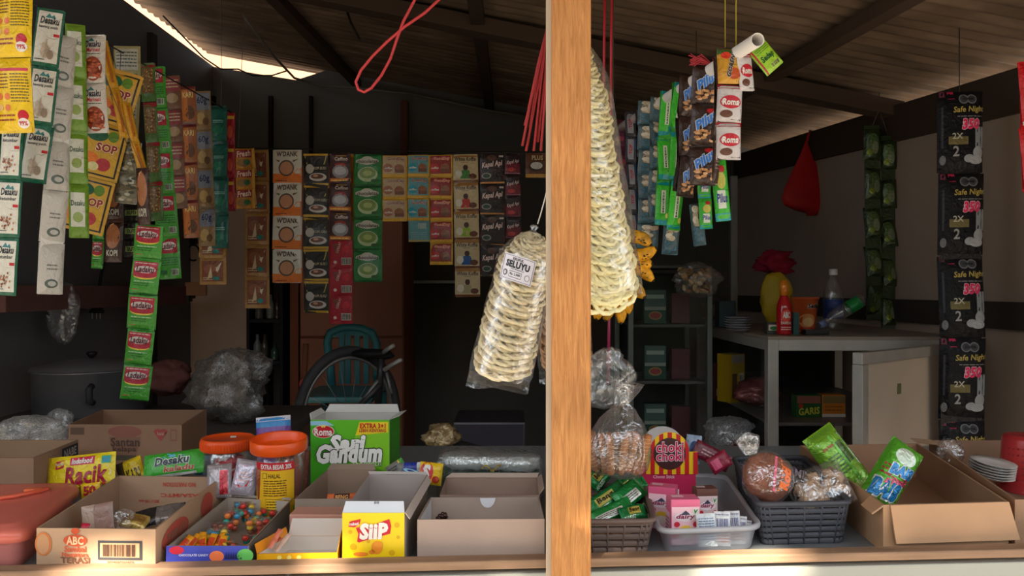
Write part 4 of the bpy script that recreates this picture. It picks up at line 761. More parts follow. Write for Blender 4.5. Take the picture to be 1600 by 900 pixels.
# ---- green biscuit box
q = [V(-.452, 1.66, 0), V(-.275, 1.66, 0), V(-.268, 1.76, 0), V(-.445, 1.76, 0)]
def pr(mb, M):
    mb.map = M['front']; G1 = (96, 190, 30)
    mb.rect(0, 0, 1, 1, G1, 1, 4); mb.poly([(0, .0), (.35, 0), (.5, .5), (.3, .92), (0, .92)], (70, 170, 36), 2); mb.poly([(.5, .55), (.62, .98), (1, .98), (1, .3)], (136, 210, 40), 2); mb.poly([(0, .93), (.3, .93), (.2, .985), (0, .985)], (150, 200, 226), 3)
    mb.ell(.165, .85, .14, .085, (240, 220, 200), 4); mb.ell(.165, .85, .13, .078, (196, 20, 36), 5); mb.txt('Roma', .055, .80, .275, .89, WH, 6, 0, .03); mb.txt('w', .13, .905, .2, .93, (240, 210, 90), 7, 0, .06)
    mb.poly([(.57, .80), (.985, .84), (.985, .975), (.62, .97)], (250, 220, 40), 4); mb.txt('EXTRA 3+1', .63, .895, .95, .955, (200, 30, 30), 6, 0, .04); mb.txt('LEBIH KENYANG', .62, .845, .96, .885, (190, 40, 40), 6, .1, .03)
    mb.txt('Sari', .25, .60, .69, .80, (250, 250, 246), 7, .2, .06, .03, (50, 56, 44), .035); mb.txt('Gandum', .09, .46, .90, .68, (250, 250, 246), 8, .2, .055, .03, (50, 56, 44), .035); mb.txt('Sandwich', .53, .40, .90, .485, (200, 236, 170), 7, .15, .02, .05, (40, 90, 40), .04)
    mb.map = M['right']; mb.rect(0, 0, 1, 1, (70, 150, 40), 1, 3)
th, top, bot = carton('biscuit_box', 'tall bright green biscuit box with opened white top flaps at the middle back', 'biscuit box', q, 1.054, .0015, (196, 198, 190), (196, 194, 190), pr, M_box)
flap(th, top[2], top[3], V(0, .008, .018), .0012, (190, 190, 186), (200, 200, 196), (.006, .01), m=M_box)
flap(th, top[1], top[2], V(.022, 0, .008), .0012, (200, 200, 196), (190, 190, 186), (.004, .02), m=M_box)
flap(th, top[3], top[0], V(-.004, 0, .014), .0012, (190, 190, 186), (200, 200, 196), (.02, .004), m=M_box)
# ---- brown-grey box behind the yellow cheese box
q = [V(-.410, 1.395, 0), V(-.300, 1.395, 0), V(-.299, 1.62, 0), V(-.405, 1.62, 0)]
th, top, bot = carton('open_box', 'plain grey-brown open box in front of the green biscuit box, candy roll inside', 'box', q, .952, .002, (150, 134, 120), (158, 136, 120), None, M_card)
flap(th, top[2], top[3], V(0, .002, .012), .0015, GB, (164, 142, 126), (.004, .008))
def d_choco(a): a.rect(0, 0, 1, 1, (206, 100, 50), 1); a.rect(.25, .1, .75, .9, (60, 36, 30), 2); a.txt('BENG', .3, .3, .7, .7, (220, 160, 90), 4, 0, .03); a.lines(.3, .0, .9, .12, 1, WH, 3)
packet('candy_roll', 'small orange and dark brown wrapped bar inside the plain grey-brown box', 'candy', (535, 779), 1.42, 48, 16, d_choco, roll=-2, pitch=-35, bulge=.006, back=(200, 96, 50))
# pink chocolate box
q = [V(-.402, 1.335, 0), V(-.306, 1.335, 0), V(-.306, 1.385, 0), V(-.402, 1.385, 0)]
t = thing('chocolate_box', (-.354, 1.36, CT + .001), 'small pink chocolate box with half hidden lettering behind the orange flap box', 'box')
mb = MB(); mb.box((-.354, 1.36, .9115), (.096, .05, .059), (204, 150, 132), .001); mb.map = sheet((-.402, 1.335, .885), (-.306, 1.335, .885), (-.306, 1.335, .941), (-.402, 1.335, .941))
mb.ell(.6, .45, .36, .42, (222, 180, 160), 1); mb.ell(.6, .45, .3, .34, (204, 150, 132), 2); mb.txt('TOP', .28, .28, .98, .66, (150, 36, 56), 5, .1, .05, 0, (240, 220, 210), .05); mb.txt('Delfi', .06, .72, .24, .88, (240, 226, 220), 3, .1, .02); mb.lines(.3, .78, .8, .86, 1, (120, 70, 60), 3); mb.build('box_shell', M_box, t)
# ---- candy box
q = quadpx([(262, 853), (386, 853), (453, 783), (355, 777)], .9226)
def pr(mb, M): pass
th, top, bot = carton('candy_box', 'low open box of blister candies with a blue front flap', 'candy box', q, .9226, .002, (160, 150, 138), (176, 166, 154), pr, M_card)
def afl(a):
    a.rect(0, 0, 1, 1, (60, 70, 176), 1, 4); a.rect(0, .0, 1, .04, WH, 2, 4); a.txt('CHOCOLATE CANDY', .16, .46, .52, .58, (210, 210, 240), 3, 0, .03); a.ell(.62, .45, .09, .3, (236, 120, 70), 2); a.ell(.13, .78, .09, .22, (200, 30, 60), 2); a.ell(.97, .5, .1, .36, (100, 190, 90), 3)
    for k in range(7): a.poly([(.72 + k * .03, .3), (.74 + k * .03, .7), (.75 + k * .03, .3)], (30, 30, 80), 3)
def art_rev(fn):
    # art for a flap hanging down from its hinge: v runs upward again
    def g(a): m = a.map; a.map = lambda u, v, k=0: m(u, 1 - v, k - 0) ; fn(a); a.map = m
    return g
fl_ = flap(th, top[1] + V(.002, -.0, 0), top[0] + V(-.002, 0, 0), V(0, -.0015, -.030), .0012, (60, 70, 176), WH, art=lambda a: (lambda m: (setattr(a, 'map', lambda u, v, k=0: m(1 - u, 1 - v, k)), afl(a)))(a.map), m=M_box, label='blue printed front flap')
flap(th, top[3] + V(0, .003, .001), top[2] + V(0, .003, .001), V(0, .002, .004), .0012, (150, 140, 130), (196, 190, 184))
flap(th, top[2], top[1], V(.010, .0, .010), .0014, (226, 130, 30), (60, 50, 40), (.0, .0), m=M_box, label='orange side flap, dark inside')
# blister candies
cc = [(40, 170, 150), (206, 60, 50), (230, 130, 60), (226, 190, 60), (190, 90, 70), (60, 150, 190), (130, 80, 60)]
rnd = random.Random(21)
bl = 'clear blister pack of round coloured candies heaped in the blue-flapped box'
FLc, FRc, BRc, BLc = q
def inbox(u, v): return FLc.lerp(FRc, u).lerp(BLc.lerp(BRc, u), v)
for i in range(22):
    u = rnd.uniform(.18, .84); v = .16 + .74 * (i % 11) / 10; p = inbox(u, v); z = .895 + .010 * (i // 11) + .012 * v
    t = thing('blister_pack', (p.x, p.y, z), bl, 'candy', 'blister candies in the blue-flapped box')
    R = Matrix.Rotation(rnd.uniform(-.6, .6), 3, 'Z') @ Matrix.Rotation(rnd.uniform(.5, 1.1), 3, 'X') @ Matrix.Rotation(rnd.uniform(-.5, .5), 3, 'Y'); mb = MB(); mf = MB(); w_ = .034; h_ = .046
    mf.slab(R @ V(-w_ / 2, 0, -h_ / 2), R @ V(w_ / 2, 0, -h_ / 2), R @ V(w_ / 2, 0, h_ / 2), R @ V(-w_ / 2, 0, h_ / 2), .0006, (150, 120, 100))
    for a in range(2):
        for b in range(3):
            c = R @ V(-.0085 + .017 * a, -.004, -.015 + .015 * b); mb.ball(c, .0062, rnd.choice(cc), 1, .8, 1, R, 10, 6); mf2 = None
    mb.build('candy', M_gloss, t, local=True); mf.build('film_sheet', M_clear, t, local=True)
for i in range(7):
    p = inbox(.12 + .09 * i * .9, .10 + .03 * (i % 3)); o = sachet_mb(.012, .036, d_plain((236, 160, 30), (206, 70, 30)), .003, i, (236, 160, 30)).build('candy_stick', M_film)
    o.location = (p.x, p.y, .915); o.rotation_euler = (-.9, rnd.uniform(-.5, .5), rnd.uniform(-.5, .2)); tag(o, 'small orange and yellow wrapped candy stick at the front of the blue-flapped box', 'candy', 'orange candy sticks in the blue-flapped box')
# ---- orange flap box
q = [V(-.425, 1.232, 0), V(-.292, 1.238, 0), V(-.302, 1.322, 0), V(-.400, 1.322, 0)]
def pr(mb, M):
    mb.map = M['front']; mb.rect(0, 0, 1, 1, (244, 176, 20), 1, 3)
    for u in (.28, .4, .52): mb.ell(u, .75, .03, .14, (250, 226, 120), 2)
th, top, bot = carton('open_box', 'low orange box with white lining opened flat beside the yellow cheese box', 'box', q, .907, .0015, (244, 160, 24), (222, 214, 206), pr, M_box)
flap(th, top[3], top[2], V(.006, .004, .030), .0012, (222, 212, 204), (244, 150, 20), (.0, .0), m=M_box)
flap(th, top[0], top[3], V(-.004, 0, .016), .0012, (240, 150, 20), (60, 44, 30), m=M_box, label='orange side flap')
flap(th, top[1], top[2], V(.002, .006, .022), .0012, (240, 160, 24), (236, 150, 20), (.02, .0), m=M_box, label='orange side flap')
for i, (px, py, c_) in enumerate(((430, 842, (226, 120, 90)), (442, 848, (230, 190, 170)), (425, 852, (206, 90, 60)))):
    packet('candy_stick', 'slim pinkish candy stick leaning in the left corner of the orange box', 'candy', (px, py), 1.262 + .012 * i, 8, 34, d_plain(c_), roll=16 + i * 9, pitch=-50, bulge=.003, group='pinkish candy sticks in the orange box')
# ---- yellow cheese box
q = quadpx([(535, 801), (632, 801), (668, 742), (577, 741)], .972)
def pr(mb, M):
    f0 = M['front']; mb.map = lambda u, v, k=0: f0(u, .2 + .8 * v, k); Y1 = (246, 208, 16); H1 = (222, 170, 10)
    mb.rect(0, -.25, 1, 1, Y1, 1, 3)
    for (u, v, r_) in ((.13, .56, .035), (.18, .22, .055), (.88, .72, .045), (.8, .08, .05), (.42, .34, .03), (.9, .44, .03)): mb.ell(u, v, r_, r_ * 1.35, H1, 2)
    mb.poly([(.24, .34), (.26, .52), (.22, .66), (.5, .72), (.76, .86), (.79, .7), (.77, .52), (.5, .42), (.27, .32)], (206, 20, 44), 3); mb.txt('SiiP', .29, .42, .73, .75, WH, 5, .15, .06, .05)
    mb.poly([(.1, .68), (.12, .8), (.3, .86), (.28, .74), (.2, .67)], (206, 20, 44), 3); mb.txt('nabati', .12, .72, .27, .79, WH, 5, .1, .03, .1)
    mb.ell(.56, .2, .09, .15, (236, 140, 30), 3); mb.ell(.58, .28, .07, .07, (240, 150, 36), 4); mb.ell(.3, .05, .12, .05, (230, 130, 40), 3); mb.ell(.48, .1, .05, .05, (230, 130, 40), 3)
th, top, bot = carton('snack_box', 'yellow cheese snack box with white top strip and red logo, front centre', 'snack box', q, .972, .0015, (176, 162, 150), (172, 162, 158), pr, M_box)
flap(th, top[0], top[1], V(.0, .012, .016), .0012, (222, 228, 236), (200, 200, 200), (.003, .003), art=lambda a: [a.rect(.5 + k * .022, .72, .51 + k * .022, .95, (30, 30, 30), 2, 1) for k in range(4)], m=M_box, label='white top strip with small black ticks')
flap(th, top[1], top[2], V(.008, -.002, -.012), .0012, (190, 176, 164), (200, 186, 176), (.004, .01), m=M_box)
flap(th, top[2], top[3], V(-.003, .006, .004), .0012, (200, 200, 196), (196, 190, 186), m=M_box)
# ---- wide grey box and the one behind it
q = quadpx([(652, 812), (851, 812), (842, 776), (672, 777)], .958)
q[1].y += .004
def pr(mb, M):
    mb.map = M['ileft']; mb.rect(.02, .05, .98, .98, (206, 206, 210), 1, 2)
    m0 = M['iback']; mb.add([m0(.53 + .072 * math.cos(a), .985 + .24 * math.sin(a), 2) for a in [math.pi + math.pi * i / 14 for i in range(15)]], [tuple(range(15))], (232, 232, 240))
th, top, bot = carton('open_box', 'wide plain grey open box with a half-round thumb cut, left of the post', 'box', q, .958, .002, (176, 154, 142), GBI, pr, M_card)
mb = MB(); c = P(690, 809, 1.345); c.z = CT + .0185
for k in range(9): a = k * .7; mb.ball(c + V(.008 * math.cos(a), .006 * math.sin(a), .035 + .004 * math.sin(k)), .004, (60, 34, 28), 1, 1, 1, None, 8, 6)
mb.tube([c + V(0, 0, -.014), c + V(0, 0, .034)], .006, (70, 42, 32), 8); tag(mb.build('brown_sweet', M_gloss, None, c + V(0, 0, -.015)), 'small dark brown sweet showing over the rim inside the wide grey box', 'sweet')
q = [V(-.137, 1.405, 0), V(.052, 1.405, 0), V(.052, 1.53, 0), V(-.137, 1.53, 0)]
th, top, bot = carton('open_box', 'plain brown-grey open box directly behind the wide grey box', 'box', q, .957, .002, (150, 124, 112), (160, 136, 122), None, M_card)
flap(th, top[2], top[3], V(0, .010, .007), .0015, (196, 180, 166), (196, 178, 164), (-.004, .012))
flap(th, top[1], top[2], V(.010, 0, .010), .0015, (160, 140, 126), (160, 140, 126), (.01, .01))
# silver wrapped bundle
t = thing('wrapped_bundle', (-.055, 1.64, CT + .001), 'long clear-wrapped silver and green bundle lying behind the grey boxes', 'bundle')
mb = MB(); s0 = 3.3
def ring(i, n): return -.15 + .208 * i / n
for lay, (c_, z0, z1, dy) in enumerate((((24, 66, 50), CT + .002, .958, .046), ((190, 196, 194), .955, .988, .05))):
    vs = []; nx = 28; sg = 20
    for i in range(nx + 1):
        e = min(1, 5 * min(i / nx, 1 - i / nx) + .35); x = -.153 + .213 * i / nx
        for j in range(sg):
            a = 2 * math.pi * j / sg; ca = math.copysign(abs(math.cos(a)) ** .5, math.cos(a)); sa = math.copysign(abs(math.sin(a)) ** .5, math.sin(a)); nz_ = .004 * N3(x * 60, a * 1.5, lay + 2) + .003 * N3(x * 160, a * 3, 5)
            vs.append(V(x, 1.64 + ca * dy * e + nz_, (z0 + z1) / 2 + sa * (z1 - z0) / 2 * (.85 + .15 * e) + nz_ * .7 - (.010 * max(0, i / nx - .3) if lay else 0)))
    mb.add(vs, [(i * sg + j, i * sg + (j + 1) % sg, (i + 1) * sg + (j + 1) % sg, (i + 1) * sg + j) for i in range(nx) for j in range(sg)] + [tuple(range(sg))[::-1], tuple(nx * sg + j for j in range(sg))], c_, True)
mb.map = lambda u, v, k=0: V(-.153 + .213 * u, 1.588 - k * .0005, .955 + .03 * v); 
for k in range(9): mb.ell(.42 + k * .022, .3 + .2 * math.sin(k), .012, .1, (200, 170, 60), 6, 8, 1)
mb.build('bundle_body', M_foil, t)
mb = MB(); mb.box((-.048, 1.64, .938), (.232, .115, .108), (230, 235, 235), .02); mb.build('wrap', M_clear, t)
def d_go(a): a.rect(0, 0, 1, 1, (40, 60, 160), 1); a.rect(.0, 0, .3, 1, (120, 120, 116), 2); a.txt('GO', .38, .2, .72, .8, (160, 220, 250), 4, 0, .05, 1.2, (30, 40, 110), .07); a.rect(.8, 0, 1, 1, (220, 224, 232), 2)
def d_s(a): a.rect(0, 0, 1, 1, (240, 200, 30), 1); a.ell(.32, .55, .3, .45, (206, 30, 40), 2); a.txt('S', .18, .25, .45, .85, WH, 4, .1, .06); a.ell(.75, .25, .16, .16, (200, 60, 30), 3)
packet('wafer_packet', 'blue wafer packet with pale letters behind the yellow cheese box', 'wafer packet', (640, 738), 1.60, 40, 30, d_go, roll=-2, pitch=-10, bulge=.008, back=(40, 60, 150))
packet('wafer_packet', 'yellow wafer packet with a white letter on red, behind the yellow cheese box', 'wafer packet', (673, 740), 1.575, 36, 34, d_s, roll=6, pitch=-14, bulge=.008, back=(236, 196, 30))
packet('wafer_packet', 'grey and green wafer packet slanting beside the green biscuit box', 'wafer packet', (620, 732), 1.62, 30, 22, lambda a: (a.rect(0, 0, 1, 1, (120, 120, 112), 1), a.rect(.8, 0, 1, 1, (70, 150, 60), 2), a.rect(.72, 0, .8, 1, (230, 200, 60), 2), a.lines(.1, .2, .6, .8, 3, (60, 60, 60), 2)), roll=-32, pitch=-8, bulge=.006, back=(120, 120, 112))
# ================= right of the post
q = [V(.085, 1.292, 0), V(.250, 1.297, 0), V(.275, 1.53, 0), V(.085, 1.53, 0)]
basket('woven_basket', 'brown woven basket of green biscuit packs just right of the post', q, CT + .001, .944, (112, 92, 84), 5)
def d_bar(a): a.rect(0, 0, 1, 1, (12, 130, 62), 1); a.rect(0, 0, .05, 1, (30, 160, 80), 2); a.rect(.95, 0, 1, 1, (30, 160, 80), 2); a.rect(.3, .3, .72, .75, (206, 196, 90), 2); a.txt('Beng', .33, .36, .69, .7, (60, 40, 20), 4, .1, .03); a.txt('MALKIST', .05, .06, .5, .24, (220, 236, 220), 3, 0, .03)
def d_bar2(a): a.rect(0, 0, 1, 1, (16, 140, 60), 1); a.rect(.1, .1, .75, .5, (220, 226, 216), 2); a.lines(.14, .15, .7, .45, 3, (90, 90, 90), 3); a.rect(.9, 0, 1, 1, (40, 170, 80), 2)
for i, (px, py, Y, w_, h_, dd, ro, pi_, lb) in enumerate((
    (945, 782, 1.46, 82, 30, d_bar, -34, -35, 'green biscuit pack with yellow name panel, slanting up in the brown basket'),
    (968, 768, 1.50, 90, 28, d_bar, -30, -30, 'green biscuit pack at the back of the brown basket, most upright'),
    (983, 772, 1.45, 50, 34, d_bar2, -38, -40, 'green biscuit pack leaning on the right rim of the brown basket'),
    (955, 800, 1.40, 72, 26, d_bar2, -24, -40, 'green biscuit pack with white ingredients strip, in the middle of the brown basket'),
    (990, 802, 1.38, 44, 26, d_bar, -12, -45, 'short green biscuit pack at the front right of the brown basket'),
    (935, 745, 1.52, 40, 30, d_bar, -50, -30, 'green biscuit pack tucked against the post in the brown basket'))):
    packet('biscuit_pack', lb, 'biscuit pack', (px, py), Y, w_, h_, dd, roll=ro, pitch=pi_, bulge=.010, back=(12, 120, 56), m=M_foil)
packet('candy_packet', 'yellow packet lying low, seen through the slots of the brown basket', 'candy packet', (955, 833), 1.315, 60, 12, lambda a: (a.rect(0, 0, 1, 1, (226, 200, 30), 1), a.lines(.2, .3, .8, .7, 1, (200, 60, 40), 2)), roll=4, pitch=-20, bulge=.003, back=(226, 196, 30))
# clear bag of rolled snacks
t = thing('snack_bag', P(965, 742, 1.47), 'clear knotted bag of brown rolled snacks above the green packs, beside the post', 'snack bag')
mb = MB(); prof = []
base = P(962, 742, 1.42); 
def fnb(q_, a, i): return V(q_.x * (1 + .16 * N3(a * 1.3, i * .5, 4)), q_.y * (1 + .2 * N3(a * 2, i * .6, 8)), q_.z + .004 * N3(a * 3, i, 1))
mb.lathe([(.001, 0), (.048, .002), (.060, .02), (.062, .05), (.056, .08), (.042, .105), (.022, .128), (.010, .14), (.013, .146), (.026, .165), (.034, .178)], (230, 235, 235), 30, base, Matrix.Rotation(.12, 3, 'Y'), 1, .75, fnb); mb.build('bag_film', M_clear, t)
proto = None; rnd = random.Random(5)
for i in range(13):
    if proto is None:
        mb = MB(); mb.tube([V(0, 0, 0), V(0, 0, .004), V(0, 0, .072), V(0, 0, .076)], [.006, .0075, .0075, .006], (172, 112, 70), 10)
        for k in range(9): mb.tube([V(math.cos(a) * .0076, math.sin(a) * .0076, .006 + .007 * k + a * .001) for a in [j * .63 for j in range(11)]], .0009, (206, 160, 110), 4)
        proto = mb.build('snack_roll', M_food); o = proto
    else: o = proto.copy(); col.objects.link(o)
    o.location = base + V(-.038 + .0065 * i, rnd.uniform(-.022, .018), .004 + rnd.uniform(0, .006)); o.rotation_euler = (rnd.uniform(-.15, .15), -.30 + .05 * i + rnd.uniform(-.08, .08), 0)
    tag(o, 'brown rolled snack stick inside the clear knotted bag beside the post', 'snack roll', 'rolled snacks in the knotted bag')
# clear tub with drinks
q = [G(1030, 829, .9278), G(1190, 822, .9278), G(1134, 741, .9278), G(1003, 740, .9278)]
t = thing('plastic_container', (sum(q, V(0, 0, 0)) / 4).to_tuple()[:2] + (CT + .001,), 'clear rectangular plastic tub full of drink cartons and sachets, right of the brown basket', 'tub')
mb = MB(); loft(mb, q, .03, [(.016, CT + .001), (.012, CT + .006), (.004, .922), (.0, .9255)], (190, 194, 205)); mb.build('tub_wall', M_milky, t)
mb = MB(); loft(mb, q, .034, [(.004, .920), (-.003, .921), (-.004, .927), (-.001, .930), (.004, .929), (.004, .920)], (206, 208, 216), False); mb.build('rim', mat('milky_rim', .3, .5, 0, trans=.35), t)
def milk(label, c, Y, wpx, top_py, c1, c2, yaw, word, dp=.034):
    w_ = wpx * Y / F; x = (c - 800) / F * Y; zt = CZ - (top_py - 450) / F * Y; zb = CT + .008; t = thing('drink_carton', (x, Y, zb), label, 'drink carton'); t.rotation_euler = (0, 0, yaw); h = zt - zb; mb = MB()
    mb.box((0, 0, h / 2), (w_, dp, h), c1, .0012); mb.map = sheet((-w_ / 2, -dp / 2, 0), (w_ / 2, -dp / 2, 0), (w_ / 2, -dp / 2, h), (-w_ / 2, -dp / 2, h))
    mb.rect(.03, .02, .97, .84, c2, 1, 2); mb.rect(.03, .88, .97, .99, c1, 1, 2); mb.ell(.5, .62, .38, .1, (250, 236, 240), 2); mb.poly([(.3, .66), (.5, .76), (.66, .67)], (60, 60, 90), 3); mb.txt(word, .18, .56, .8, .68, (160, 40, 90), 4, .15, .03); mb.ell(.84, .74, .12, .07, WH, 3); mb.txt('V', .78, .70, .9, .78, (30, 130, 60), 4, .2, .05)
    mb.ell(.2, .46, .1, .06, (206, 40, 60), 3); mb.ell(.84, .46, .1, .06, (206, 40, 60), 3); mb.ell(.5, .3, .26, .14, (240, 200, 60), 3); mb.ell(.5, .24, .2, .1, (236, 226, 216), 4); mb.ell(.16, .2, .1, .05, (206, 40, 60), 3)
    mb.map = sheet((-w_ / 2, dp / 2, 0), (-w_ / 2, -dp / 2, 0), (-w_ / 2, -dp / 2, h), (-w_ / 2, dp / 2, h)); mb.rect(.1, .1, .9, .7, c2, 1, 2); mb.lines(.2, .2, .8, .6, 5, (160, 60, 90), 2)
    mb.map = sheet((-w_ / 2, -dp / 2, h), (w_ / 2, -dp / 2, h), (w_ / 2, dp / 2, h), (-w_ / 2, dp / 2, h)); mb.rect(.1, .3, .5, .7, c2, 1, 2)
    mb.build('carton_body', M_box, t, local=True); mb = MB(); mb.tube([V(w_ * .25, -dp / 2 - .0022, h * .1), V(w_ * .35, -dp / 2 - .0022, h * .9)], .0016, (230, 226, 230), 6) if False else mb.tube([V(w_ / 2 + .002, -dp * .3, h * .1), V(w_ / 2 + .002, dp * .3, h * .9)], .0016, (230, 226, 230), 6); mb.build('straw', M_plas, t, local=True)
PK = (232, 110, 150); PW = (246, 200, 214)
milk('pink strawberry drink carton standing foremost in the clear tub', 1067, 1.345, 46, 776, PK, PW, .05, 'dairy')
milk('brown-topped chocolate drink carton right of the foremost pink carton', 1101, 1.41, 34, 761, (110, 70, 60), (230, 206, 210), .1, 'dairy', .028)
milk('pink drink carton behind the foremost one at the left of the clear tub', 1036, 1.43, 42, 758, (230, 96, 140), PW, -.35, 'dairy')
def d_bc(a): a.rect(0, 0, 1, 1, (214, 216, 222), 1); a.bars(.1, .45, .9, .85, (50, 60, 140), 2, 12, (236, 238, 240)); a.lines(.1, .1, .9, .36, 3, (200, 110, 80), 2, 3); a.lines(.1, .88, .9, .96, 1, (120, 120, 140), 2)
for i, (px, py, Y, w_, h_, ro) in enumerate(((1104, 828, 1.315, 30, 50, -3), (1128, 826, 1.32, 26, 52, 2), (1145, 824, 1.34, 24, 50, -2), (1157, 828, 1.345, 18, 42, 5), (1166, 830, 1.355, 14, 34, 8))):
    packet('drink_sachet', 'white sachet with printed code standing in the clear tub, %s of the row' % ('leftmost', 'second', 'third', 'fourth', 'rightmost')[i], 'sachet', (px, py), Y, w_, h_, d_bc if i != 0 else lambda a: (a.rect(0, 0, 1, 1, (206, 214, 220), 1), a.lines(.1, .2, .9, .9, 9, (110, 130, 170), 2, 4)), roll=ro, pitch=-8, bulge=.004)
# chocolate display box with striped arch header
t = thing('display_box', P(1045, 770, 1.545) * 1, 'red and yellow striped display box with a brown disc on its arched header', 'display box')
Yc = 1.545; t.location = V((1045 - 800) / F * Yc, Yc, CT + .006); ox = t.location.x
def XZ(px, py, Y=Yc): q_ = P(px, py, Y); return q_.x, q_.z
mb = MB(); x0, zt = XZ(1004, 740); x1, _ = XZ(1088, 740)
mb.box(((x0 + x1) / 2, Yc + .04, (CT + .008 + zt) / 2), (x1 - x0, .075, zt - CT - .008), (206, 40, 90), .001); mb.map = sheet((x0, Yc + .0024, CT + .01), (x1, Yc + .0024, CT + .01), (x1, Yc + .0024, zt), (x0, Yc + .0024, zt)); mb.txt('Choco Stick', .2, .86, .6, .95, (240, 190, 210), 1, .1); mb.build('box_shell', M_box, t)
def arch(cx, cz, r, zb, n=24): return [(cx + r * math.cos(a), cz + r * math.sin(a)) for a in [math.pi * i / n for i in range(n + 1)]] + [(cx - r, zb), (cx + r, zb)]
mb = MB(); cx, cz = XZ(1046, 706); rr = 31 * Yc / F; zb = XZ(0, 741)[1]
def plate(mb, pts, y, th_, c):
    n = len(pts); mb.add([V(a, y, b) for a, b in pts], [tuple(range(n))[::-1]], c); mb.add([V(a, y + th_, b) for a, b in pts], [tuple(range(n))], (200, 190, 180))
    for i in range(n): j = (i + 1) % n; mb.add([V(pts[i][0], y, pts[i][1]), V(pts[j][0], y, pts[j][1]), V(pts[j][0], y + th_, pts[j][1]), V(pts[i][0], y + th_, pts[i][1])], [(0, 1, 2, 3)], c)
plate(mb, arch(cx, cz, rr, zb), Yc, .0012, (250, 206, 30))
x0b, z0b = XZ(1003, 706); x1b, z1b = XZ(1090, 706); mb.box((x0b + .02, Yc + .0014, (z0b + zb) / 2), (.04, .0012, z0b - zb), (250, 206, 30)); mb.box((x1b - .02, Yc + .0014, (z0b + zb) / 2), (.04, .0012, z0b - zb), (250, 206, 30))
n_s = 13; xx = x0b; st = (x1b - x0b) / n_s
for i in range(n_s):
    if i % 2 == 0:
        a0 = x0b + st * i; a1 = a0 + st
        def topz(x): d = abs(x - cx); return max(z0b if True else 0, cz + math.sqrt(max(0, rr * rr - d * d)) if d < rr else z0b)
        pts = [(a0 + (a1 - a0) * k / 4, topz(a0 + (a1 - a0) * k / 4) - .0006) for k in range(5)]; 
        mb.add([V(a0, Yc - .0006, zb)] + [V(p[0], Yc - .0006, p[1]) for p in pts] + [V(a1, Yc - .0006, zb)], [tuple(range(7))], (206, 30, 36))
mb.map = lambda u, v, k=0: V(cx + (u - .5) * .1, Yc - .0008 - k * .0004, cz + (v - .5) * .1)
rd = 25 * Yc / F / .1; mb.ell(.5, .46, rd, rd, (72, 34, 34), 1, 32)
mb.txt('choki', .5 - rd * .82, .5, .5 + rd * .86, .5 + rd * .62, (222, 24, 86), 4, .05, .02, .02, (250, 236, 240), .045); mb.txt('choki', .5 - rd * .82, .46 - rd * .42, .5 + rd * .86, .46 + rd * .14, (222, 24, 86), 5, .05, .02, .02, (250, 236, 240), .045)
mb.build('striped_header', M_box, t)
mb = MB(); cx2, cz2 = XZ(1035, 700, Yc + .09); plate(mb, arch(cx2, cz2, 34 * (Yc + .09) / F, cz2 - .1), Yc + .09, .0012, (196, 192, 190)); mb.build('rear_header', M_box, t)['label'] = 'plain white rear header'
for lb, px, py, Y, w_, h_, dd, ro in (('dark red sachet behind the clear tub, leaning right', 1112, 712, 1.66, 60, 26, lambda a: (a.rect(0, 0, 1, 1, (110, 20, 44), 1), a.lines(.2, .3, .8, .7, 2, (200, 160, 160), 2), a.ell(.8, .5, .08, .2, (220, 60, 90), 2)), 28), ('pink sachet crossing the dark red one behind the clear tub', 1124, 722, 1.64, 34, 26, lambda a: (a.rect(0, 0, 1, 1, (150, 30, 60), 1), a.rect(.1, .2, .5, .8, (220, 90, 130), 2)), -30), ('blue and white round-topped packet right of the striped header', 1083, 702, 1.68, 24, 44, lambda a: (a.rect(0, 0, 1, 1, (160, 180, 206), 1), a.ell(.5, .5, .3, .3, (60, 90, 150), 2)), 8)):
    packet('chocolate_sachet', lb, 'sachet', (px, py), Y, w_, h_, dd, roll=ro, pitch=-12, bulge=.007, back=(110, 20, 44))
# dark basket
q = [V(.432, 1.306, 0), V(.600, 1.312, 0), V(.640, 1.66, 0), V(.470, 1.66, 0)]
q = [G(1184, 786, .960), G(1330, 783, .960), G(1256, 712, .960), G(1146, 714, .960)]
basket('woven_basket', 'charcoal plastic basket holding a round bun and a bag of nuts', q, CT + .001, .960, (74, 76, 84), 7, taper=.010)
t = thing('round_bun', P(1198, 745, 1.40), 'round glossy brown bun in a clear bag with pink and orange print', 'bun'); mb = MB(); c = V(0, 0, 0)
mb.ball(c, .047, (150, 78, 44), .95, .6, .98, Matrix.Rotation(-.35, 3, 'X'), 28, 18, .06); mb.build('bread', M_food, t, local=True)
mb = MB(); mb.ball(c, .052, (230, 230, 230), .95, .68, 1.0, Matrix.Rotation(-.35, 3, 'X'), 26, 16, .12)
mb.lathe([(.012, .044), (.02, .06), (.024, .075), (.006, .086)], (230, 230, 230), 12, (-.018, 0, 0), Matrix.Rotation(-.25, 3, 'Y'), 1, .3); mb.build('bag_film', M_clear, t, local=True)
mb = MB()
def bmap(u, v, k=0):
    a = (u - .5) * 1.5; b = (v - .5) * 1.6; r_ = .0535 + k * .0004; q_ = V(math.sin(a) * math.cos(b) * r_ * .95, -math.cos(a) * math.cos(b) * r_ * .70, math.sin(b) * r_ * 1.0); return Matrix.Rotation(-.35, 3, 'X') @ q_
mb.map = bmap
mb.poly([(.45, .15), (.53, .13), (.78, .92), (.70, .94)], (226, 70, 110), 1); mb.txt('COKLAT', .44, .5, .78, .56, (60, 30, 30), 4, 0, .02, 1.2) if False else None
for k in range(8): mb.poly([(.60 + k * .028, .16 + k * .09), (.64 + k * .028, .155 + k * .09), (.655 + k * .028, .2 + k * .09), (.615 + k * .028, .205 + k * .09)], (236, 120, 60), 2)
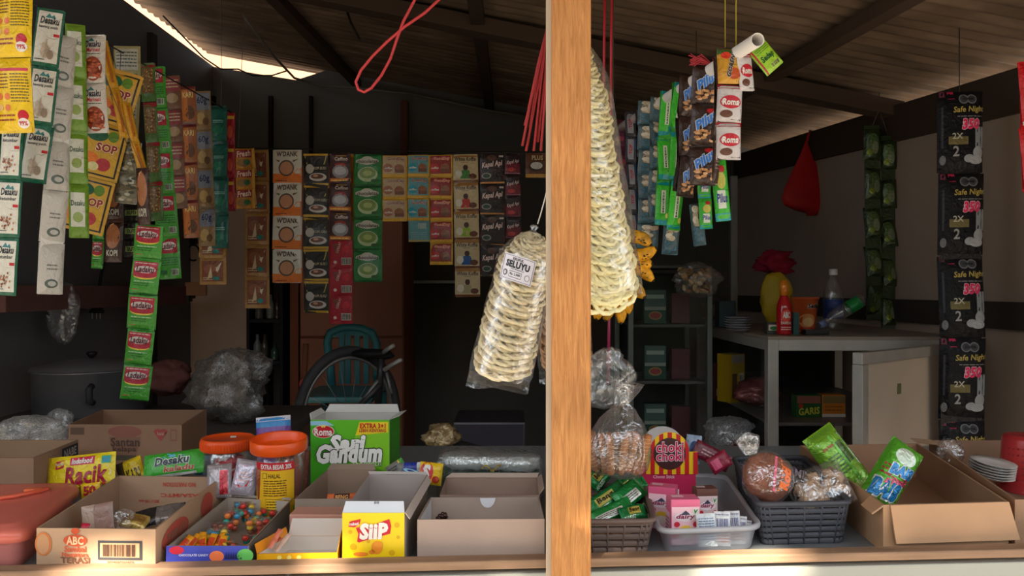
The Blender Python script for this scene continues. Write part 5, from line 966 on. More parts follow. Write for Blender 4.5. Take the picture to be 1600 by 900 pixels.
mb.txt('Roti', .62, .30, 1.08, .56, (236, 110, 40), 2, 0, .06, 1.25); mb.build('bag_print', M_film, t, local=True)
t = thing('nut_bag', P(1280, 764, 1.43), 'clear bag of pale sugar-dusted nuts leaning in the charcoal basket', 'nut bag')
mb = MB(); mb.map = None; mm = pillow(.115, .085, .02, 3); mb.grid(lambda a, b: mm(a, b, 0), 16, 14, WH); mb.grid(lambda a, b: mm(1 - a, b, 0, 1), 16, 14, WH); o = mb.build('bag_film', M_clear, t, local=True); o.rotation_euler = (-.45, -.35, 0)
proto = None; rnd = random.Random(8); R = Matrix.Rotation(-.45, 3, 'X') @ Matrix.Rotation(-.35, 3, 'Y')
for i in range(26):
    if i < 4:
        mb = MB(); mb.ball((0, 0, 0), .0105, (204, 168, 134), 1.35, .9, .85, None, 12, 8, .45); proto_i = mb.build('sugared_nut', M_food); PR = [proto_i] if i == 0 else PR + [proto_i]; o = proto_i
    else: o = PR[i % 4].copy(); col.objects.link(o)
    o.location = t.location + R @ V(rnd.uniform(-.045, .045), rnd.uniform(-.006, .006), rnd.uniform(-.032, .026)); o.rotation_euler = (rnd.random() * 3, rnd.random() * 3, rnd.random() * 3)
    tag(o, 'pale sugar-dusted nut inside the clear bag in the charcoal basket', 'nut', 'sugared nuts in the clear bag')
packet('chocolate_sachet', 'dark foil sachet at the bottom of the charcoal basket behind the nuts', 'sachet', (1240, 742), 1.58, 60, 34, lambda a: (a.rect(0, 0, 1, 1, (40, 36, 48), 1), a.rect(.1, .2, .5, .8, (90, 80, 100), 2), a.txt('MIX', .5, .3, .9, .7, (170, 160, 180), 3)), roll=20, pitch=-40, bulge=.01, m=M_foil, back=(40, 36, 48))
# big carton on the right
q = [G(1380, 789, .967), G(1576, 784, .967), G(1434, 693, .967), G(1250, 696, .967)]
q[0].y += .0; q[1].y = max(q[1].y, 1.325); 
th, top, bot = carton('cardboard_carton', 'big open brown carton with front flap folded out, on the right of the counter', 'carton', q, .967, .004, (178, 140, 108), (160, 124, 98), None)
o = q[0]
flap(th, top[1] + V(0, -.002, 0), top[0] + V(.012, -.002, 0), V(.006, -.012, -.064), .003, (190, 150, 116), CBI, (-.006, -.002), label='front flap folded down')
flap(th, top[0], top[0] + (top[3] - top[0]) * .12 + V(0, 0, 0), V(-.022, -.006, -.014), .003, (186, 146, 112), CBI, (.004, .004))
flap(th, top[2], top[2] + V(.03, -.035, .004), V(-.012, .012, .010), .003, CB, CBI)
def d_chip(a):
    a.rect(0, 0, 1, 1, (130, 190, 50), 1); a.rect(0, .88, 1, 1, (150, 210, 60), 2); a.poly([(.1, .25), (.5, .18), (.9, .35), (.9, .85), (.2, .85)], (206, 214, 220), 2); a.txt('oyst fresh', .2, .72, .55, .78, (200, 40, 60), 4); a.lines(.2, .35, .6, .65, 6, (90, 120, 80), 3); a.bars(.62, .4, .84, .8, (40, 40, 50), 3, 8, None); a.rect(.55, .15, .62, .88, (110, 190, 60), 4); a.ell(.5, .1, .3, .1, (190, 220, 120), 3)
def d_bals(a):
    a.rect(0, 0, 1, 1, (96, 190, 50), 1); a.poly([(.0, .5), (1, .6), (1, .95), (0, .95)], (150, 190, 110), 2); a.txt('BAlS', .12, .12, .8, .34, (40, 140, 210), 5, 0, .08, .1, (240, 244, 240), .07); a.lines(.1, .4, .9, .6, 3, (200, 60, 80), 3); a.ell(.5, .78, .3, .12, (206, 220, 200), 3); a.txt('snack', .3, .36, .9, .46, (200, 40, 90), 5, .2, .04, .2); a.txt('BAlS', .3, .5, .9, .64, (40, 140, 210), 5, 0, .07, .1, (240, 244, 240), .06)
packet('chips_packet', 'green and silver chips packet leaning left in the big right carton', 'chips packet', (1311, 722), 1.61, 56, 112, d_chip, roll=-33, pitch=-18, bulge=.022, back=(120, 180, 50), m=M_foil)
packet('chips_packet', 'green chips packet with blue lettering leaning right in the big right carton', 'chips packet', (1392, 742), 1.50, 54, 112, d_bals, roll=38, pitch=-18, bulge=.024, back=(96, 180, 50), m=M_foil)
packet('seasoning_packet', 'green and purple packet peeping through the torn corner of the big carton', 'packet', (1374, 828), 1.315, 26, 46, lambda a: (a.rect(0, 0, 1, 1, (60, 90, 60), 1), a.rect(.55, 0, .8, 1, (130, 50, 80), 2), a.ell(.3, .5, .25, .3, (70, 130, 70), 3), a.lines(.1, .2, .5, .7, 3, (180, 190, 170), 4)), roll=6, pitch=-4, bulge=.005, back=(60, 90, 60)) if False else None
q = [V(1.005, 1.41, 0), V(1.34, 1.41, 0), V(1.46, 1.86, 0), V(1.015, 1.86, 0)]
q = [V(.915, 1.345, 0), V(1.24, 1.345, 0), V(1.44, 1.87, 0), V(1.055, 1.87, 0)]
th, top, bot = carton('cardboard_carton', 'brown carton holding plates and a red cup at the right end', 'carton', q, .965, .004, (170, 134, 106), (150, 118, 98), None)
crumple('plastic_wrap', 'crinkled clear wrap sticking up at the back of the right end carton', (1486, 706), 1.72, 34, 40, m=M_clear)
mb = MB()
for k in range(6): mb.lathe([(.001, .0), (.03, .0), (.042, .006), (.046, .007), (.046, .008), (.03, .002), (.001, .002)], (206, 204, 200), 24, V(0, 0, .006 * k))
o = mb.build('stacked_lids', M_plas); o.location = P(1548, 758, 1.66); o.location.z = CT + .045; o.rotation_euler = (.1, .1, 0); tag(o, 'pile of round white plastic lids in the right end carton', 'lids')
t = thing('red_cup', P(1600, 757, 1.72), 'tall perforated red plastic cup standing upside down at the right edge', 'cup'); t.location = V(1.185, 1.70, CT + .006)
mb = MB(); mb.lathe([(.060, 0), (.060, .012), (.056, .013), (.050, .118), (.047, .124), (.04, .126), (.001, .126)], (196, 50, 56), 36); mb.build('cup_wall', M_tint, t, local=True)
mb = MB(); 
for i in range(14):
    for k in range(6): a = -2.9 + i * .19; z = .03 + k * .014; mb.ball((math.cos(a) * (.0552 - .0045 * z / .1), math.sin(a) * (.0552 - .0045 * z / .1), z), .0022, (150, 24, 34), 1, 1, 1, None, 6, 4)
mb.build('dot_pattern', M_plas, t, local=True)
# ================================================================ hanging crackers, fruit, cords
def lacy(R_, loops=11, r=.0028, seed=0, colr=(232, 208, 160)):
    mb = MB(); rnd = random.Random(seed)
    for ring_, (a, b, n_) in enumerate(((.56, .40, loops), (.30, .34, loops - 3))):
        N_ = n_ * 12; pts = []; ph = rnd.random() * 6
        for i in range(N_):
            t = 2 * math.pi * i / N_; w_ = 1 + .09 * math.sin(3 * t + ph); u = (n_) * t + ph
            pts.append((R_ * (a * w_ * math.cos(t) + b * math.cos(-u)), R_ * (a * w_ * math.sin(t) + b * math.sin(-u)), .0042 * math.sin(u + 1.3 * t) + .004 * ring_ - .001))
        mb.tube(pts, r, colr, 6, False, True)
    return mb
def cracker_bag(name, label, top, bot, Y, rtop, rbot, n, tilt, roll, lab_c, group, neck=True, colr=(248, 230, 190), tail=.012, spin=0., film=None, R_=.050, neckh=.03):
    T = P(*top, Y); B = P(*bot, Y); D = (B - T); L_ = D.length; z = -D.normalized(); y = Vector((0, 1, 0)); x = y.cross(z).normalized(); y = z.cross(x); RR = Matrix((x, y, z)).transposed()
    t = thing(name, T, label, 'snack bag'); mb = MB(); prof = [(.004, neckh), (.009, neckh * .8), (.005, neckh * .45), (.006, neckh * .35)] if neck else [(.004, .006)]
    m_ = 12
    for i in range(m_ + 1):
        f = i / m_; rr = (rtop + (rbot - rtop) * f) * min(1, .35 + 3.2 * f ** .8) ; prof.append((rr, -L_ * f))
    prof += [(rbot * .96, -L_ - tail * .6)]
    sd0 = random.random() * 30
    def fn(q, a, i): 
        k = 1 + .05 * N3(math.cos(a) * 2 + sd0, math.sin(a) * 2, q.z * 22) + .03 * N3(math.cos(a) * 6, math.sin(a) * 6 + sd0, q.z * 60); return V(q.x * k, q.y * k, q.z)
    mb.lathe(prof[::-1], (235, 235, 235), 30, (0, 0, 0), RR, 1, .9, fn)
    w_ = rbot * .96; mb.grid(lambda u, v: RR @ V((u - .5) * 2 * w_ * (1 + .04 * math.sin(u * 9)), (1 - abs(2 * u - 1) ** 2) * .02 * (1 - v) , -L_ - tail * .6 - v * (tail + .010 * math.sin(u * 5 + 1))), 14, 3, WH)
    mb.grid(lambda u, v: RR @ V((u - .5) * 2 * w_, -w_ * .7 * math.sqrt(max(0, 1 - (2 * u - 1) ** 2)) * (1 - v), -L_ - tail * .6 - v * tail), 14, 3, WH)
    mb.build('bag_film', film or M_clear2, t, local=True)
    protos = [lacy(1.0 * R_, 11, .0036, k, colr).build('lacy_cracker', M_crack) for k in range(3)]
    for i in range(n):
        o = protos[i] if i < 3 else protos[i % 3].copy()
        if i >= 3: col.objects.link(o)
        f = (i + .6) / n; s_ = min(1, .55 + 2.2 * f) * ((rtop + (rbot - rtop) * f) / rbot); o.scale = (s_ * (rbot * .93 / R_),) * 2 + (1,)
        o.location = T + D * (f * .965 + .02); tl = tilt if not callable(tilt) else tilt(f); ro = roll if not callable(roll) else roll(f)
        o.rotation_euler = (RR @ Matrix.Rotation(ro + random.uniform(-.08, .08), 3, 'Y') @ Matrix.Rotation(tl + random.uniform(-.12, .12), 3, 'X') @ Matrix.Rotation(random.random() * 6, 3, 'Z')).to_euler()
        tag(o, lab_c, 'cracker', group)
    return t, T, RR, L_
t, T, RR, L_ = cracker_bag('cracker_bag', 'clear tied bag of lacy ring crackers with a white paper label beside the post', (832, 366), (783, 578), 1.375, .052, .060, 17, .50, .0, 'pale lacy ring cracker inside the labelled bag left of the post', 'crackers in the labelled bag', tail=.022, neckh=.018)
mb = MB(); w0, h0 = .066, .046
def lm(u, v, k=0):
    a = (u - .5) * 1.0 - .18; r_ = .062 + k * .0004; return RR @ V(math.sin(a) * r_ - .002, -math.cos(a) * r_ * .98 - .001, -L_ * .275 + (v - .5) * h0 + (u - .5) * -.006)
mb.map = lm; mb.rect(0, 0, 1, 1, (226, 222, 232), 0, 8); 
for a in ((.03, .04, .97, .055), (.03, .945, .97, .96), (.03, .04, .045, .96), (.955, .04, .97, .96)): mb.rect(*a, (60, 60, 80), 1)
mb.txt('KRUPUK', .32, .80, .64, .90, (40, 40, 50), 2, 0, .03); mb.txt('SELUYU', .14, .52, .84, .76, (30, 30, 40), 2, 0, .05); mb.txt('Asli Magelang', .3, .43, .7, .49, (60, 60, 70), 2)
mb.rect(.28, .14, .66, .38, (50, 50, 60), 1); mb.rect(.29, .16, .65, .36, (226, 222, 232), 2); mb.txt('Rp. 2.000', .32, .2, .62, .32, (40, 40, 50), 3, 0, .03)
mb.ell(.16, .26, .07, .12, (60, 60, 74), 2); mb.ell(.16, .26, .045, .08, (200, 196, 206), 3); mb.ell(.83, .26, .075, .12, (90, 90, 104), 2); mb.ell(.83, .26, .06, .10, (226, 222, 232), 3)
mb.build('paper_label', M_box, t, local=True)['label'] = 'white printed paper label'
cord('hanging_string', 'white string from which the labelled cracker bag hangs beside the post', [P(840, 350, 1.375), P(846, 330, 1.37), P(862, 270, 1.36), V(.075, 1.36, 1.9), V(.08, 1.36, roofz(.08, 1.36) + .03)], .0012, (200, 196, 190))
cracker_bag('cracker_bag', 'long clear bag of cream lacy crackers stacked on edge, hanging right of the post', (902, 66), (945, 452), 1.40, .050, .072, 26, lambda f: .75 + .5 * f, lambda f: .55 + .25 * f, 'cream lacy cracker packed on edge in the long bag right of the post', 'crackers in the long bag', tail=.012, colr=(248, 234, 180), neckh=.04)
cracker_bag('cracker_bag', 'shorter bag of brownish crackers mostly hidden behind the post', (880, 462), (884, 572), 1.52, .052, .058, 8, .5, 0, 'brownish lacy cracker in the bag hidden behind the post', 'crackers in the bag behind the post', colr=(214, 168, 120), tail=.016, neckh=.03)
cord('hanging_string', 'thin string holding the brownish cracker bag behind the post', [P(880, 440, 1.52), V(P(880, 440, 1.52).x, 1.52, roofz(.1, 1.52) + .03)], .0012, (200, 196, 190))
a_ = P(901, 50, 1.40); cord('hanging_string', 'string tied to the top of the long cracker bag', [a_, V(a_.x, a_.y, roofz(a_.x, a_.y) + .03)], .0014, (196, 60, 60))
# raffia
rf = (176, 44, 54)
cord('raffia_string', 'glossy red string loop dangling from the ceiling left of the post', [P(x, y, 1.6) for x, y in ((704, -60), (690, -4), (664, 20), (632, 42), (604, 66), (582, 88), (564, 110), (556, 128), (560, 140), (569, 144), (580, 138), (596, 118), (610, 92), (620, 62), (630, 34), (648, 0), (662, -60))], .0034, (200, 60, 64), M_plas)
t = thing('raffia_bundle', P(848, 60, 1.5), 'bundle of faded red raffia strands hanging down at the left of the post', 'string'); mb = MB(); rnd = random.Random(3)
top_ = P(856, 40, 1.5)
for i, (ex, ey) in enumerate(((816, 228), (822, 236), (828, 200), (820, 196), (834, 236), (840, 222), (826, 170), (845, 236), (850, 170))):
    e = P(ex, ey, 1.5 + .01 * (i % 3)); m_ = (top_ + e) / 2 + V(.004 * (i % 2), 0, .01); mb.tube([top_, m_, e], [.003, .0022, .003], (176 + 6 * (i % 3), 60, 62), 5)
mb.tube([top_, V(top_.x, top_.y, roofz(top_.x, 1.5) + .03)], .003, rf, 6); mb.build('strands', M_string, t)
for px, lb in ((944, 'left'), (955, 'right')): cord('raffia_string', 'straight red raffia hanging beside the long cracker bag, %s of the two' % lb, [P(px + 2, -60, 1.7), P(px, 60, 1.7), P(px - 2, 380, 1.7)], .0032, (166, 34, 44), M_plas)
cord('raffia_string', 'thin purple raffia hanging below the bananas', [P(953, 430, 1.8), P(952, 478, 1.8), P(950, 600, 1.8)], .004, (150, 40, 80), M_plas)
cord('raffia_string', 'short purple raffia beside the bananas', [P(972, 410, 1.85), P(972, 440, 1.85), P(972, 500, 1.85)], .005, (160, 40, 80), M_plas)
# bananas
M_ban = mat('banana', .55, .35, 0, 60, .1, var=.55, vs=70)
t = thing('banana_bunch', P(972, 410, 1.72), 'bunch of ripe spotted bananas hanging behind the long cracker bag', 'bananas')
mb = MB(); mb.tube([P(958, 345, 1.74), P(962, 380, 1.74), P(966, 440, 1.72)], .010, (90, 74, 40), 8); mb.build('stalk', M_food, t)
for i, pp in enumerate((((962, 372), (985, 368), (1004, 372), (1016, 382)), ((962, 396), (985, 400), (1008, 398), (1024, 388)), ((962, 412), (985, 416), (1006, 424), (1020, 438)), ((962, 430), (980, 440), (994, 452), (1006, 464)), ((960, 440), (974, 456), (980, 474), (980, 490)), ((955, 445), (964, 462), (970, 484), (970, 504)), ((948, 440), (952, 460), (952, 482), (946, 500)), ((942, 440), (938, 458), (936, 480), (932, 498)), ((960, 405), (988, 408), (1010, 412), (1018, 412)))):
    Yb = 1.70 + .012 * (i % 3); pts = [P(x, y, Yb - .01 * k * (1 if i % 2 else .4)) for k, (x, y) in enumerate(pp)]
    fine = []; 
    for k in range(13):
        f = k / 12 * 3; a = min(2, int(f)); fr = f - a; fine.append(pts[a].lerp(pts[a + 1], fr))
    rs_ = [.005, .008, .012, .0145, .0155, .016, .016, .0155, .015, .0145, .013, .010, .0065]; mb = MB(); mb.tube(fine, rs_, (228, 160, 26) if i % 3 else (196, 140, 30), 10)
    sp = random.Random(i)
    for k in range(12):
        j = sp.randrange(3, 10); a = sp.uniform(2.2, 5.2); q_ = fine[j] + V(math.cos(a) * .3, -1, math.sin(a) * .8).normalized() * rs_[j] * .97; mb.ball(q_, .0022, (70, 40, 20), 1.4, .4, .8, None, 6, 4)
    mb.tube([fine[-1], fine[-1] + (fine[-1] - fine[-2]).normalized() * .004], .003, (50, 34, 20), 6); mb.build('banana', M_ban, t)
cord('hanging_string', 'dark string holding up the banana bunch', [P(958, 345, 1.74), V(P(958, 0, 1.74).x, 1.74, roofz(.24, 1.74) + .03)], .0016, (60, 50, 44))
t_ = crumple('plastic_bag', 'limp empty clear bag hanging right of the post above the snack rolls', (950, 592), 1.50, 76, 92, 16, M_clear2, amp=.5)
# wires on the ceiling
def wire(label, pts, r, c): cord('electric_cable', label, pts, r, c, M_rubber, 'cable')
wire('grey cable sagging from the ceiling lamp holder to the back wall', [P(366, 4, 4.0), P(395, 45, 4.1), P(428, 88, 4.4), P(460, 122, 4.9), P(500, 134, 4.93), P(560, 138, 4.93), P(640, 146, 4.9), P(760, 172, 4.9), P(850, 186, 4.9)], .008, (120, 112, 104))
wire('black wire drooping under the bright gap at the top left', [P(255, 25, 4.3), P(318, 90, 4.9), P(345, 108, 4.95), P(372, 108, 4.95), P(395, 118, 4.95), P(425, 118, 4.95), P(450, 110, 4.95)], .005, (26, 24, 24))
wire('dark cord running down from the ceiling left of the red loop', [P(530, -20, 3.4), P(548, 35, 3.4), P(562, 62, 3.4)], .006, (30, 26, 24))
mb = MB(); c = P(366, 6, 4.0); mb.lathe([(.001, .04), (.024, .04), (.026, .0), (.02, -.02), (.001, -.024)], (206, 204, 200), 20, c); tag(mb.build('lamp_holder', M_plas, None, c), 'white round lamp holder fixed under the ceiling at the top left', 'lamp holder')
wire('black electric cord with a plug hanging on the left wall', [P(164, 330, 3.4), P(163, 400, 3.4), P(155, 450, 3.4), P(150, 478, 3.4)], .007, (20, 18, 20))
t = thing('power_plug', P(151, 484, 3.4), 'black plug with three pins dangling at the left over the sink', 'plug'); mb = MB(); c = P(151, 484, 3.4); mb.lathe([(.008, .03), (.02, .01), (.034, -.005), (.034, -.015), (.001, -.016)], (26, 24, 26), 14, c, None, 1, .6); mb.build('plug_body', M_rubber, t); mb = MB()
for k in (-.02, 0, .016): mb.tube([c + V(k, 0, -.014), c + V(k, 0, -.042)], .0025, (200, 196, 190), 6)
mb.build('pins', M_metal, t)
# ================================================================ back of the stall
def bx(label, name, cat, c, s, colr, m=None, bev=.004, rz=0., art=None, group=None):
    """closed box with real bevels; c = centre of its base"""
    t = MB(); t.box((0, 0, s[2] / 2), s, colr, bev)
    if art:
        a, b, h = s[0] / 2, -s[1] / 2, s[2]; t.map = sheet((-a, b, 0), (a, b, 0), (a, b, h), (-a, b, h)); art(t)
    o = t.build(name, m or M_box); o.location = c; o.rotation_euler = (0, 0, rz); return tag(o, label, cat, group)
# side table with kitchen things, left
t = thing('side_table', (-1.35, 2.75, 0), 'dark wooden side table behind the left end of the counter', 'table')
mb = MB(); mb.box((-1.35, 2.75, .85), (1.15, .62, .03), (84, 78, 76), .004); mb.build('table_top', M_matte, t)
for sx in (-1, 1):
    for sy in (-1, 1): mb = MB(); mb.box((-1.35 + sx * .52, 2.75 + sy * .26, .4175), (.05, .05, .835), (80, 66, 56), .003); mb.build('leg', M_matte, t)
t = thing('cooking_pot', (-1.62, 2.85, .866), 'large dull grey cooking pot with lid, dim at the left behind the counter', 'pot'); mb = MB()
mb.lathe([(.001, 0), (.18, 0), (.195, .02), (.2, .17), (.208, .172), (.208, .178), (.195, .178)], (120, 120, 126), 36, (-1.62, 2.85, .866)); mb.build('pot_body', M_metal, t)
mb = MB(); mb.lathe([(.205, .180), (.2, .186), (.1, .206), (.02, .214), (.001, .214)], (136, 136, 142), 36, (-1.62, 2.85, .866)); mb.lathe([(.001, .24), (.018, .238), (.02, .23), (.008, .214)], (40, 40, 44), 14, (-1.62, 2.85, .866)); mb.build('lid', M_metal, t)
mb = MB(); mb.tube([(-1.50, 2.645, .94), (-1.50, 2.625, .945), (-1.50, 2.62, .99), (-1.50, 2.64, 1.0)], .012, (50, 50, 56), 8); mb.build('handle', M_rubber, t)
for i, (x, y, r, h) in enumerate(((-1.10, 2.70, .034, .075), (-1.03, 2.76, .03, .06), (-1.16, 2.80, .036, .05))):
    mb = MB(); mb.lathe([(.001, .003), (r * .8, .003), (r * .8, 0), (r, h), (r * .93, h), (r * .74, .006), (.001, .006)], (200, 206, 206), 20, (0, 0, 0)); o = mb.build('drinking_glass', M_clear2); o.location = (x, y, .866); tag(o, 'clear drinking glass on the side table, %s' % ('nearest to the viewer', 'smallest one', 'widest and lowest one')[i], 'glass')
crumple('plastic_bag', 'dark smoky plastic bag standing knotted in front of the beige door', (364, 602), 2.62, 88, 112, 50, M_smoke, amp=.75)
crumple('plastic_bag', 'limp clear bag hanging on the left wall above the pot', (97, 488), 3.1, 44, 96, 16, M_clear, amp=.4)
crumple('cloth_bundle', 'dull reddish cloth bundle on the side table below the long pepper strip', (262, 590), 2.9, 60, 56, 50, M_matte, (110, 70, 66), cat='cloth', amp=.5)
# shelf board on left wall
t = thing('wall_shelf', (-1.93, 3.5, 1.30), 'long dull pink shelf board on the left wall', 'shelf')
mb = MB(); mb.box((-1.94, 3.45, 1.31), (.18, 1.5, .10), (120, 84, 78), .004); mb.build('board', M_matte, t); mb = MB(); mb.box((-1.80, 4.21, 1.345), (.12, .02, .075), (196, 140, 104), .002); mb.build('end_board', M_card, t)
# beige panel door
xl = (290 - 800) / F * 4.7; xr = (398 - 800) / F * 4.7
t = thing('door_panel', ((xl + xr) / 2, 4.7, 0), 'plain beige door with a small dark latch at the back left', 'door'); t['kind'] = 'structure'; t.name = 'door_1'
for k in ('label', 'category'):
    del t[k]
mb = MB(); mb.box(((xl + xr) / 2, 4.7, .98), (xr - xl, .04, 1.94), (226, 194, 170), .004); mb.build('door_leaf', M_box, t)
mb = MB(); c = P(299, 460, 4.67); mb.box(c, (.05, .012, .05), (40, 36, 34), .003); mb.box(c + V(0, -.008, 0), (.02, .014, .09), (60, 56, 54), .003); mb.build('latch', M_metal, t)
mb = MB(); c = P(303, 395, 4.67); mb.tube([c + V(.04 * math.cos(a), -.01, .05 * math.sin(a)) for a in [k * .4 for k in range(14)]], .006, (40, 36, 34), 6); mb.box(c + V(0, -.004, .10), (.05, .012, .09), (50, 46, 44), .003); mb.build('padlock', M_metal, t)
# cluttered dark shelf between door and wardrobe
t = thing('shelf_rack', (-1.44, 4.6, 0), 'dark narrow rack between the beige door and the brown wardrobe', 'shelf')
xm = (426 - 800) / F * 4.6
for z in (.9, 1.15, 1.42): mb = MB(); mb.box((xm, 4.6, z), (.2, .3, .02), (54, 54, 60), .002); mb.build('shelf_board', M_matte, t)
for sx in (-1, 1): mb = MB(); mb.box((xm + sx * .1, 4.6, .9), (.02, .3, 1.8), (50, 50, 56), .002); mb.build('side_panel', M_matte, t)
rnd = random.Random(2)
for i, (dx, z, c_) in enumerate(((-.06, .911, (120, 130, 130)), (-.015, .911, (90, 80, 70)), (.045, .911, (60, 90, 80)), (-.05, 1.161, (100, 90, 84)), (.02, 1.161, (130, 130, 126)), (.062, 1.161, (80, 60, 60)))):
    mb = MB(); h = rnd.uniform(.1, .16); mb.lathe([(.001, 0), (.022, 0), (.024, .006), (.024, h * .6), (.010, h * .8), (.010, h), (.001, h)], c_, 14); o = mb.build('storage_bottle', M_gloss); o.location = (xm + dx, 4.5, z); tag(o, '%s bottle, %s on the %s board of the dark rack' % (('pale grey', 'brown', 'dark green', 'taupe', 'whitish', 'dark red')[i], ('left', 'middle', 'right')[i % 3], ('lower', 'middle')[i // 3]), 'bottle')
# wardrobe
W0 = (452 - 800) / F * 4.4; W1 = (630 - 800) / F * 4.4
t = thing('wardrobe', ((W0 + W1) / 2, 4.6, 0), 'reddish brown wardrobe against the back wall behind the chair and bicycle', 'wardrobe')
WC = (178, 122, 102)
mb = MB(); mb.box(((W0 + W1) / 2, 4.68, 1.05), (W1 - W0, .5, 2.1), (160, 98, 76), .004); mb.build('carcass', M_wall, t)
mb = MB(); mb.box((W0 + .03, 4.41, 1.05), (.05, .03, 2.08), (146, 88, 68), .003); mb.build('stile', M_wall, t)
for z0, z1 in ((.1, 1.05), (1.065, 2.08)):
    mb = MB(); mb.box(((W0 + W1) / 2 + .03, 4.415, (z0 + z1) / 2), (W1 - W0 - .07, .025, z1 - z0), WC, .003); d_ = mb.build('door', M_wall, t)
    if z0 > 1:
        hp = P(617, 452, 4.39); mb = MB(); mb.box(hp, (.11, .014, .035), (20, 18, 18), .003); mb.box(hp + V(-.02, -.008, 0), (.045, .004, .014), (120, 116, 110), .001); h_ = mb.build('handle', M_rubber, t); h_.parent = d_; h_.location = t.location
mb = MB(); mb.box((.0 + (680 - 800) / F * 4.9, 4.93, 1.39), (.33, .14, .02), (170, 172, 172), .003); o = mb.build('wall_ledge', M_metal, None, ((680 - 800) / F * 4.9, 4.93, 1.38)); tag(o, 'narrow grey ledge on the dark back wall right of the wardrobe', 'ledge')
# teal plastic chair
Yc = 3.9; def_c = (60, 140, 150)
def ch(px, py, dy=0): return P(px, py, Yc + dy)
t = thing('plastic_chair', (ch(547, 0).x, Yc + .2, 0), 'teal plastic chair with a slatted arched back behind the bicycle', 'chair')
mb = MB(); pts = [ch(520, 625), ch(516, 570), ch(511, 535), ch(516, 520), ch(532, 513), ch(548, 511), ch(566, 513), ch(582, 521), ch(588, 536), ch(588, 575), ch(592, 625)]
mb.tube(pts, [.022] * 11, def_c, 8)
mb.grid(lambda u, v: ch(516 + 70 * u, 514 + 14 * v - 4 * math.sin(u * 3.14), -.004), 8, 2, def_c); mb.build('back_frame', M_plas, t)
for px in (534, 544, 558, 572): mb = MB(); mb.box((ch(px, 0).x, Yc, (ch(0, 518).z + ch(0, 600).z) / 2), (.03, .012, ch(0, 518).z - ch(0, 600).z), def_c, .004); mb.build('back_slat', M_plas, t)
zs = ch(0, 606).z; mb = MB(); mb.box((ch(552, 0).x, Yc - .22, zs), (.36, .42, .03), (70, 150, 156), .012); mb.build('seat', M_plas, t)
for sx in (-1, 1):
    for dy in (-.4, 0): mb = MB(); x = ch(552, 0).x + sx * .15; mb.tube([(x, Yc + dy, zs), (x + sx * .03, Yc + dy, 0)], [.024, .018], def_c, 8); mb.build('leg', M_plas, t)
# bicycle (front part seen over the counter)
Yb = 3.3
def bp(px, py, dy=0): return P(px, py, Yb + dy)
bc = bp(545, 640); t = thing('bicycle', (bc.x, Yb, 0), 'dark bicycle with silver handlebar standing in front of the teal chair', 'bicycle')
t.location.z = 0
rw = .30; cz_ = .76; DK = (74, 74, 78)
mb = MB(); ctr = V(bp(545, 0).x, Yb, bp(0, 548).z - rw); 
mb.tube([ctr + V(rw * math.cos(a) * .62, rw * math.cos(a) * .5, rw * math.sin(a)) for a in [2 * math.pi * k / 40 for k in range(40)]], .022, DK, 8, False, True); w1 = mb.build('wheel', M_rubber, t)
mb = MB(); mb.tube([ctr + V((rw - .03) * math.cos(a) * .62, (rw - .03) * math.cos(a) * .5, (rw - .03) * math.sin(a)) for a in [2 * math.pi * k / 40 for k in range(40)]], .009, (150, 150, 150), 6, False, True)
for k in range(14): a = 2 * math.pi * k / 14; mb.tube([ctr, ctr + V((rw - .03) * math.cos(a) * .62, (rw - .03) * math.cos(a) * .5, (rw - .03) * math.sin(a))], .0018, (150, 150, 150), 4)
o = mb.build('rim_and_spokes', M_metal, t); o.parent = w1; o.location = (0, 0, 0)
o.data.transform(Matrix.Translation((0, 0, 0)))
mb = MB(); mb.ball(bp(580, 552), .075, (30, 30, 32), 1.25, .6, .28, None, 14, 8); mb.ball(bp(600, 556), .04, (30, 30, 32), 1.2, .6, .4, None, 12, 8); mb.build('saddle', M_rubber, t)
mb = MB(); mb.tube([bp(596, 560), bp(594, 590), bp(590, 640, .05)], .016, DK, 8); mb.tube([bp(594, 590), bp(560, 636)], .010, (150, 150, 150), 8); mb.tube([bp(604, 582), bp(612, 615)], .008, (150, 150, 150), 6); mb.tube([ctr, bp(594, 600)], .014, DK, 8); mb.build('frame', M_metal, t)
mb = MB(); mb.tube([bp(598, 552, -.02), bp(606, 545, -.05), bp(615, 540, -.08)], .010, (206, 206, 206), 8); mb.tube([bp(600, 578, -.02), bp(612, 570, -.04), bp(627, 562, -.08)], .010, (206, 206, 206), 8); mb.build('handlebar', M_metal, t)
# broom
t = thing('straw_broom', (bp(474, 0).x, 3.5, 0), 'straw broom with red binding leaning at the wardrobe left of the chair', 'broom'); mb = MB(); rnd = random.Random(9)
for i in range(46): a = P(474 + rnd.uniform(-3, 3), 604, 3.5); e = P(458 + rnd.uniform(-30, 34), 700 + rnd.uniform(-10, 14), 3.5 + rnd.uniform(-.04, .04)); mb.tube([a, e], .004, (120, 96, 80), 4)
mb.build('bristles', M_matte, t); mb = MB(); mb.tube([P(478, 537, 3.5), P(474, 606, 3.5)], .014, (130, 84, 60), 8); mb.build('handle', M_matte, t); mb = MB(); mb.ball(P(477, 600, 3.48), .03, (190, 80, 76), 1, 1, .9); mb.build('binding', M_plas, t)
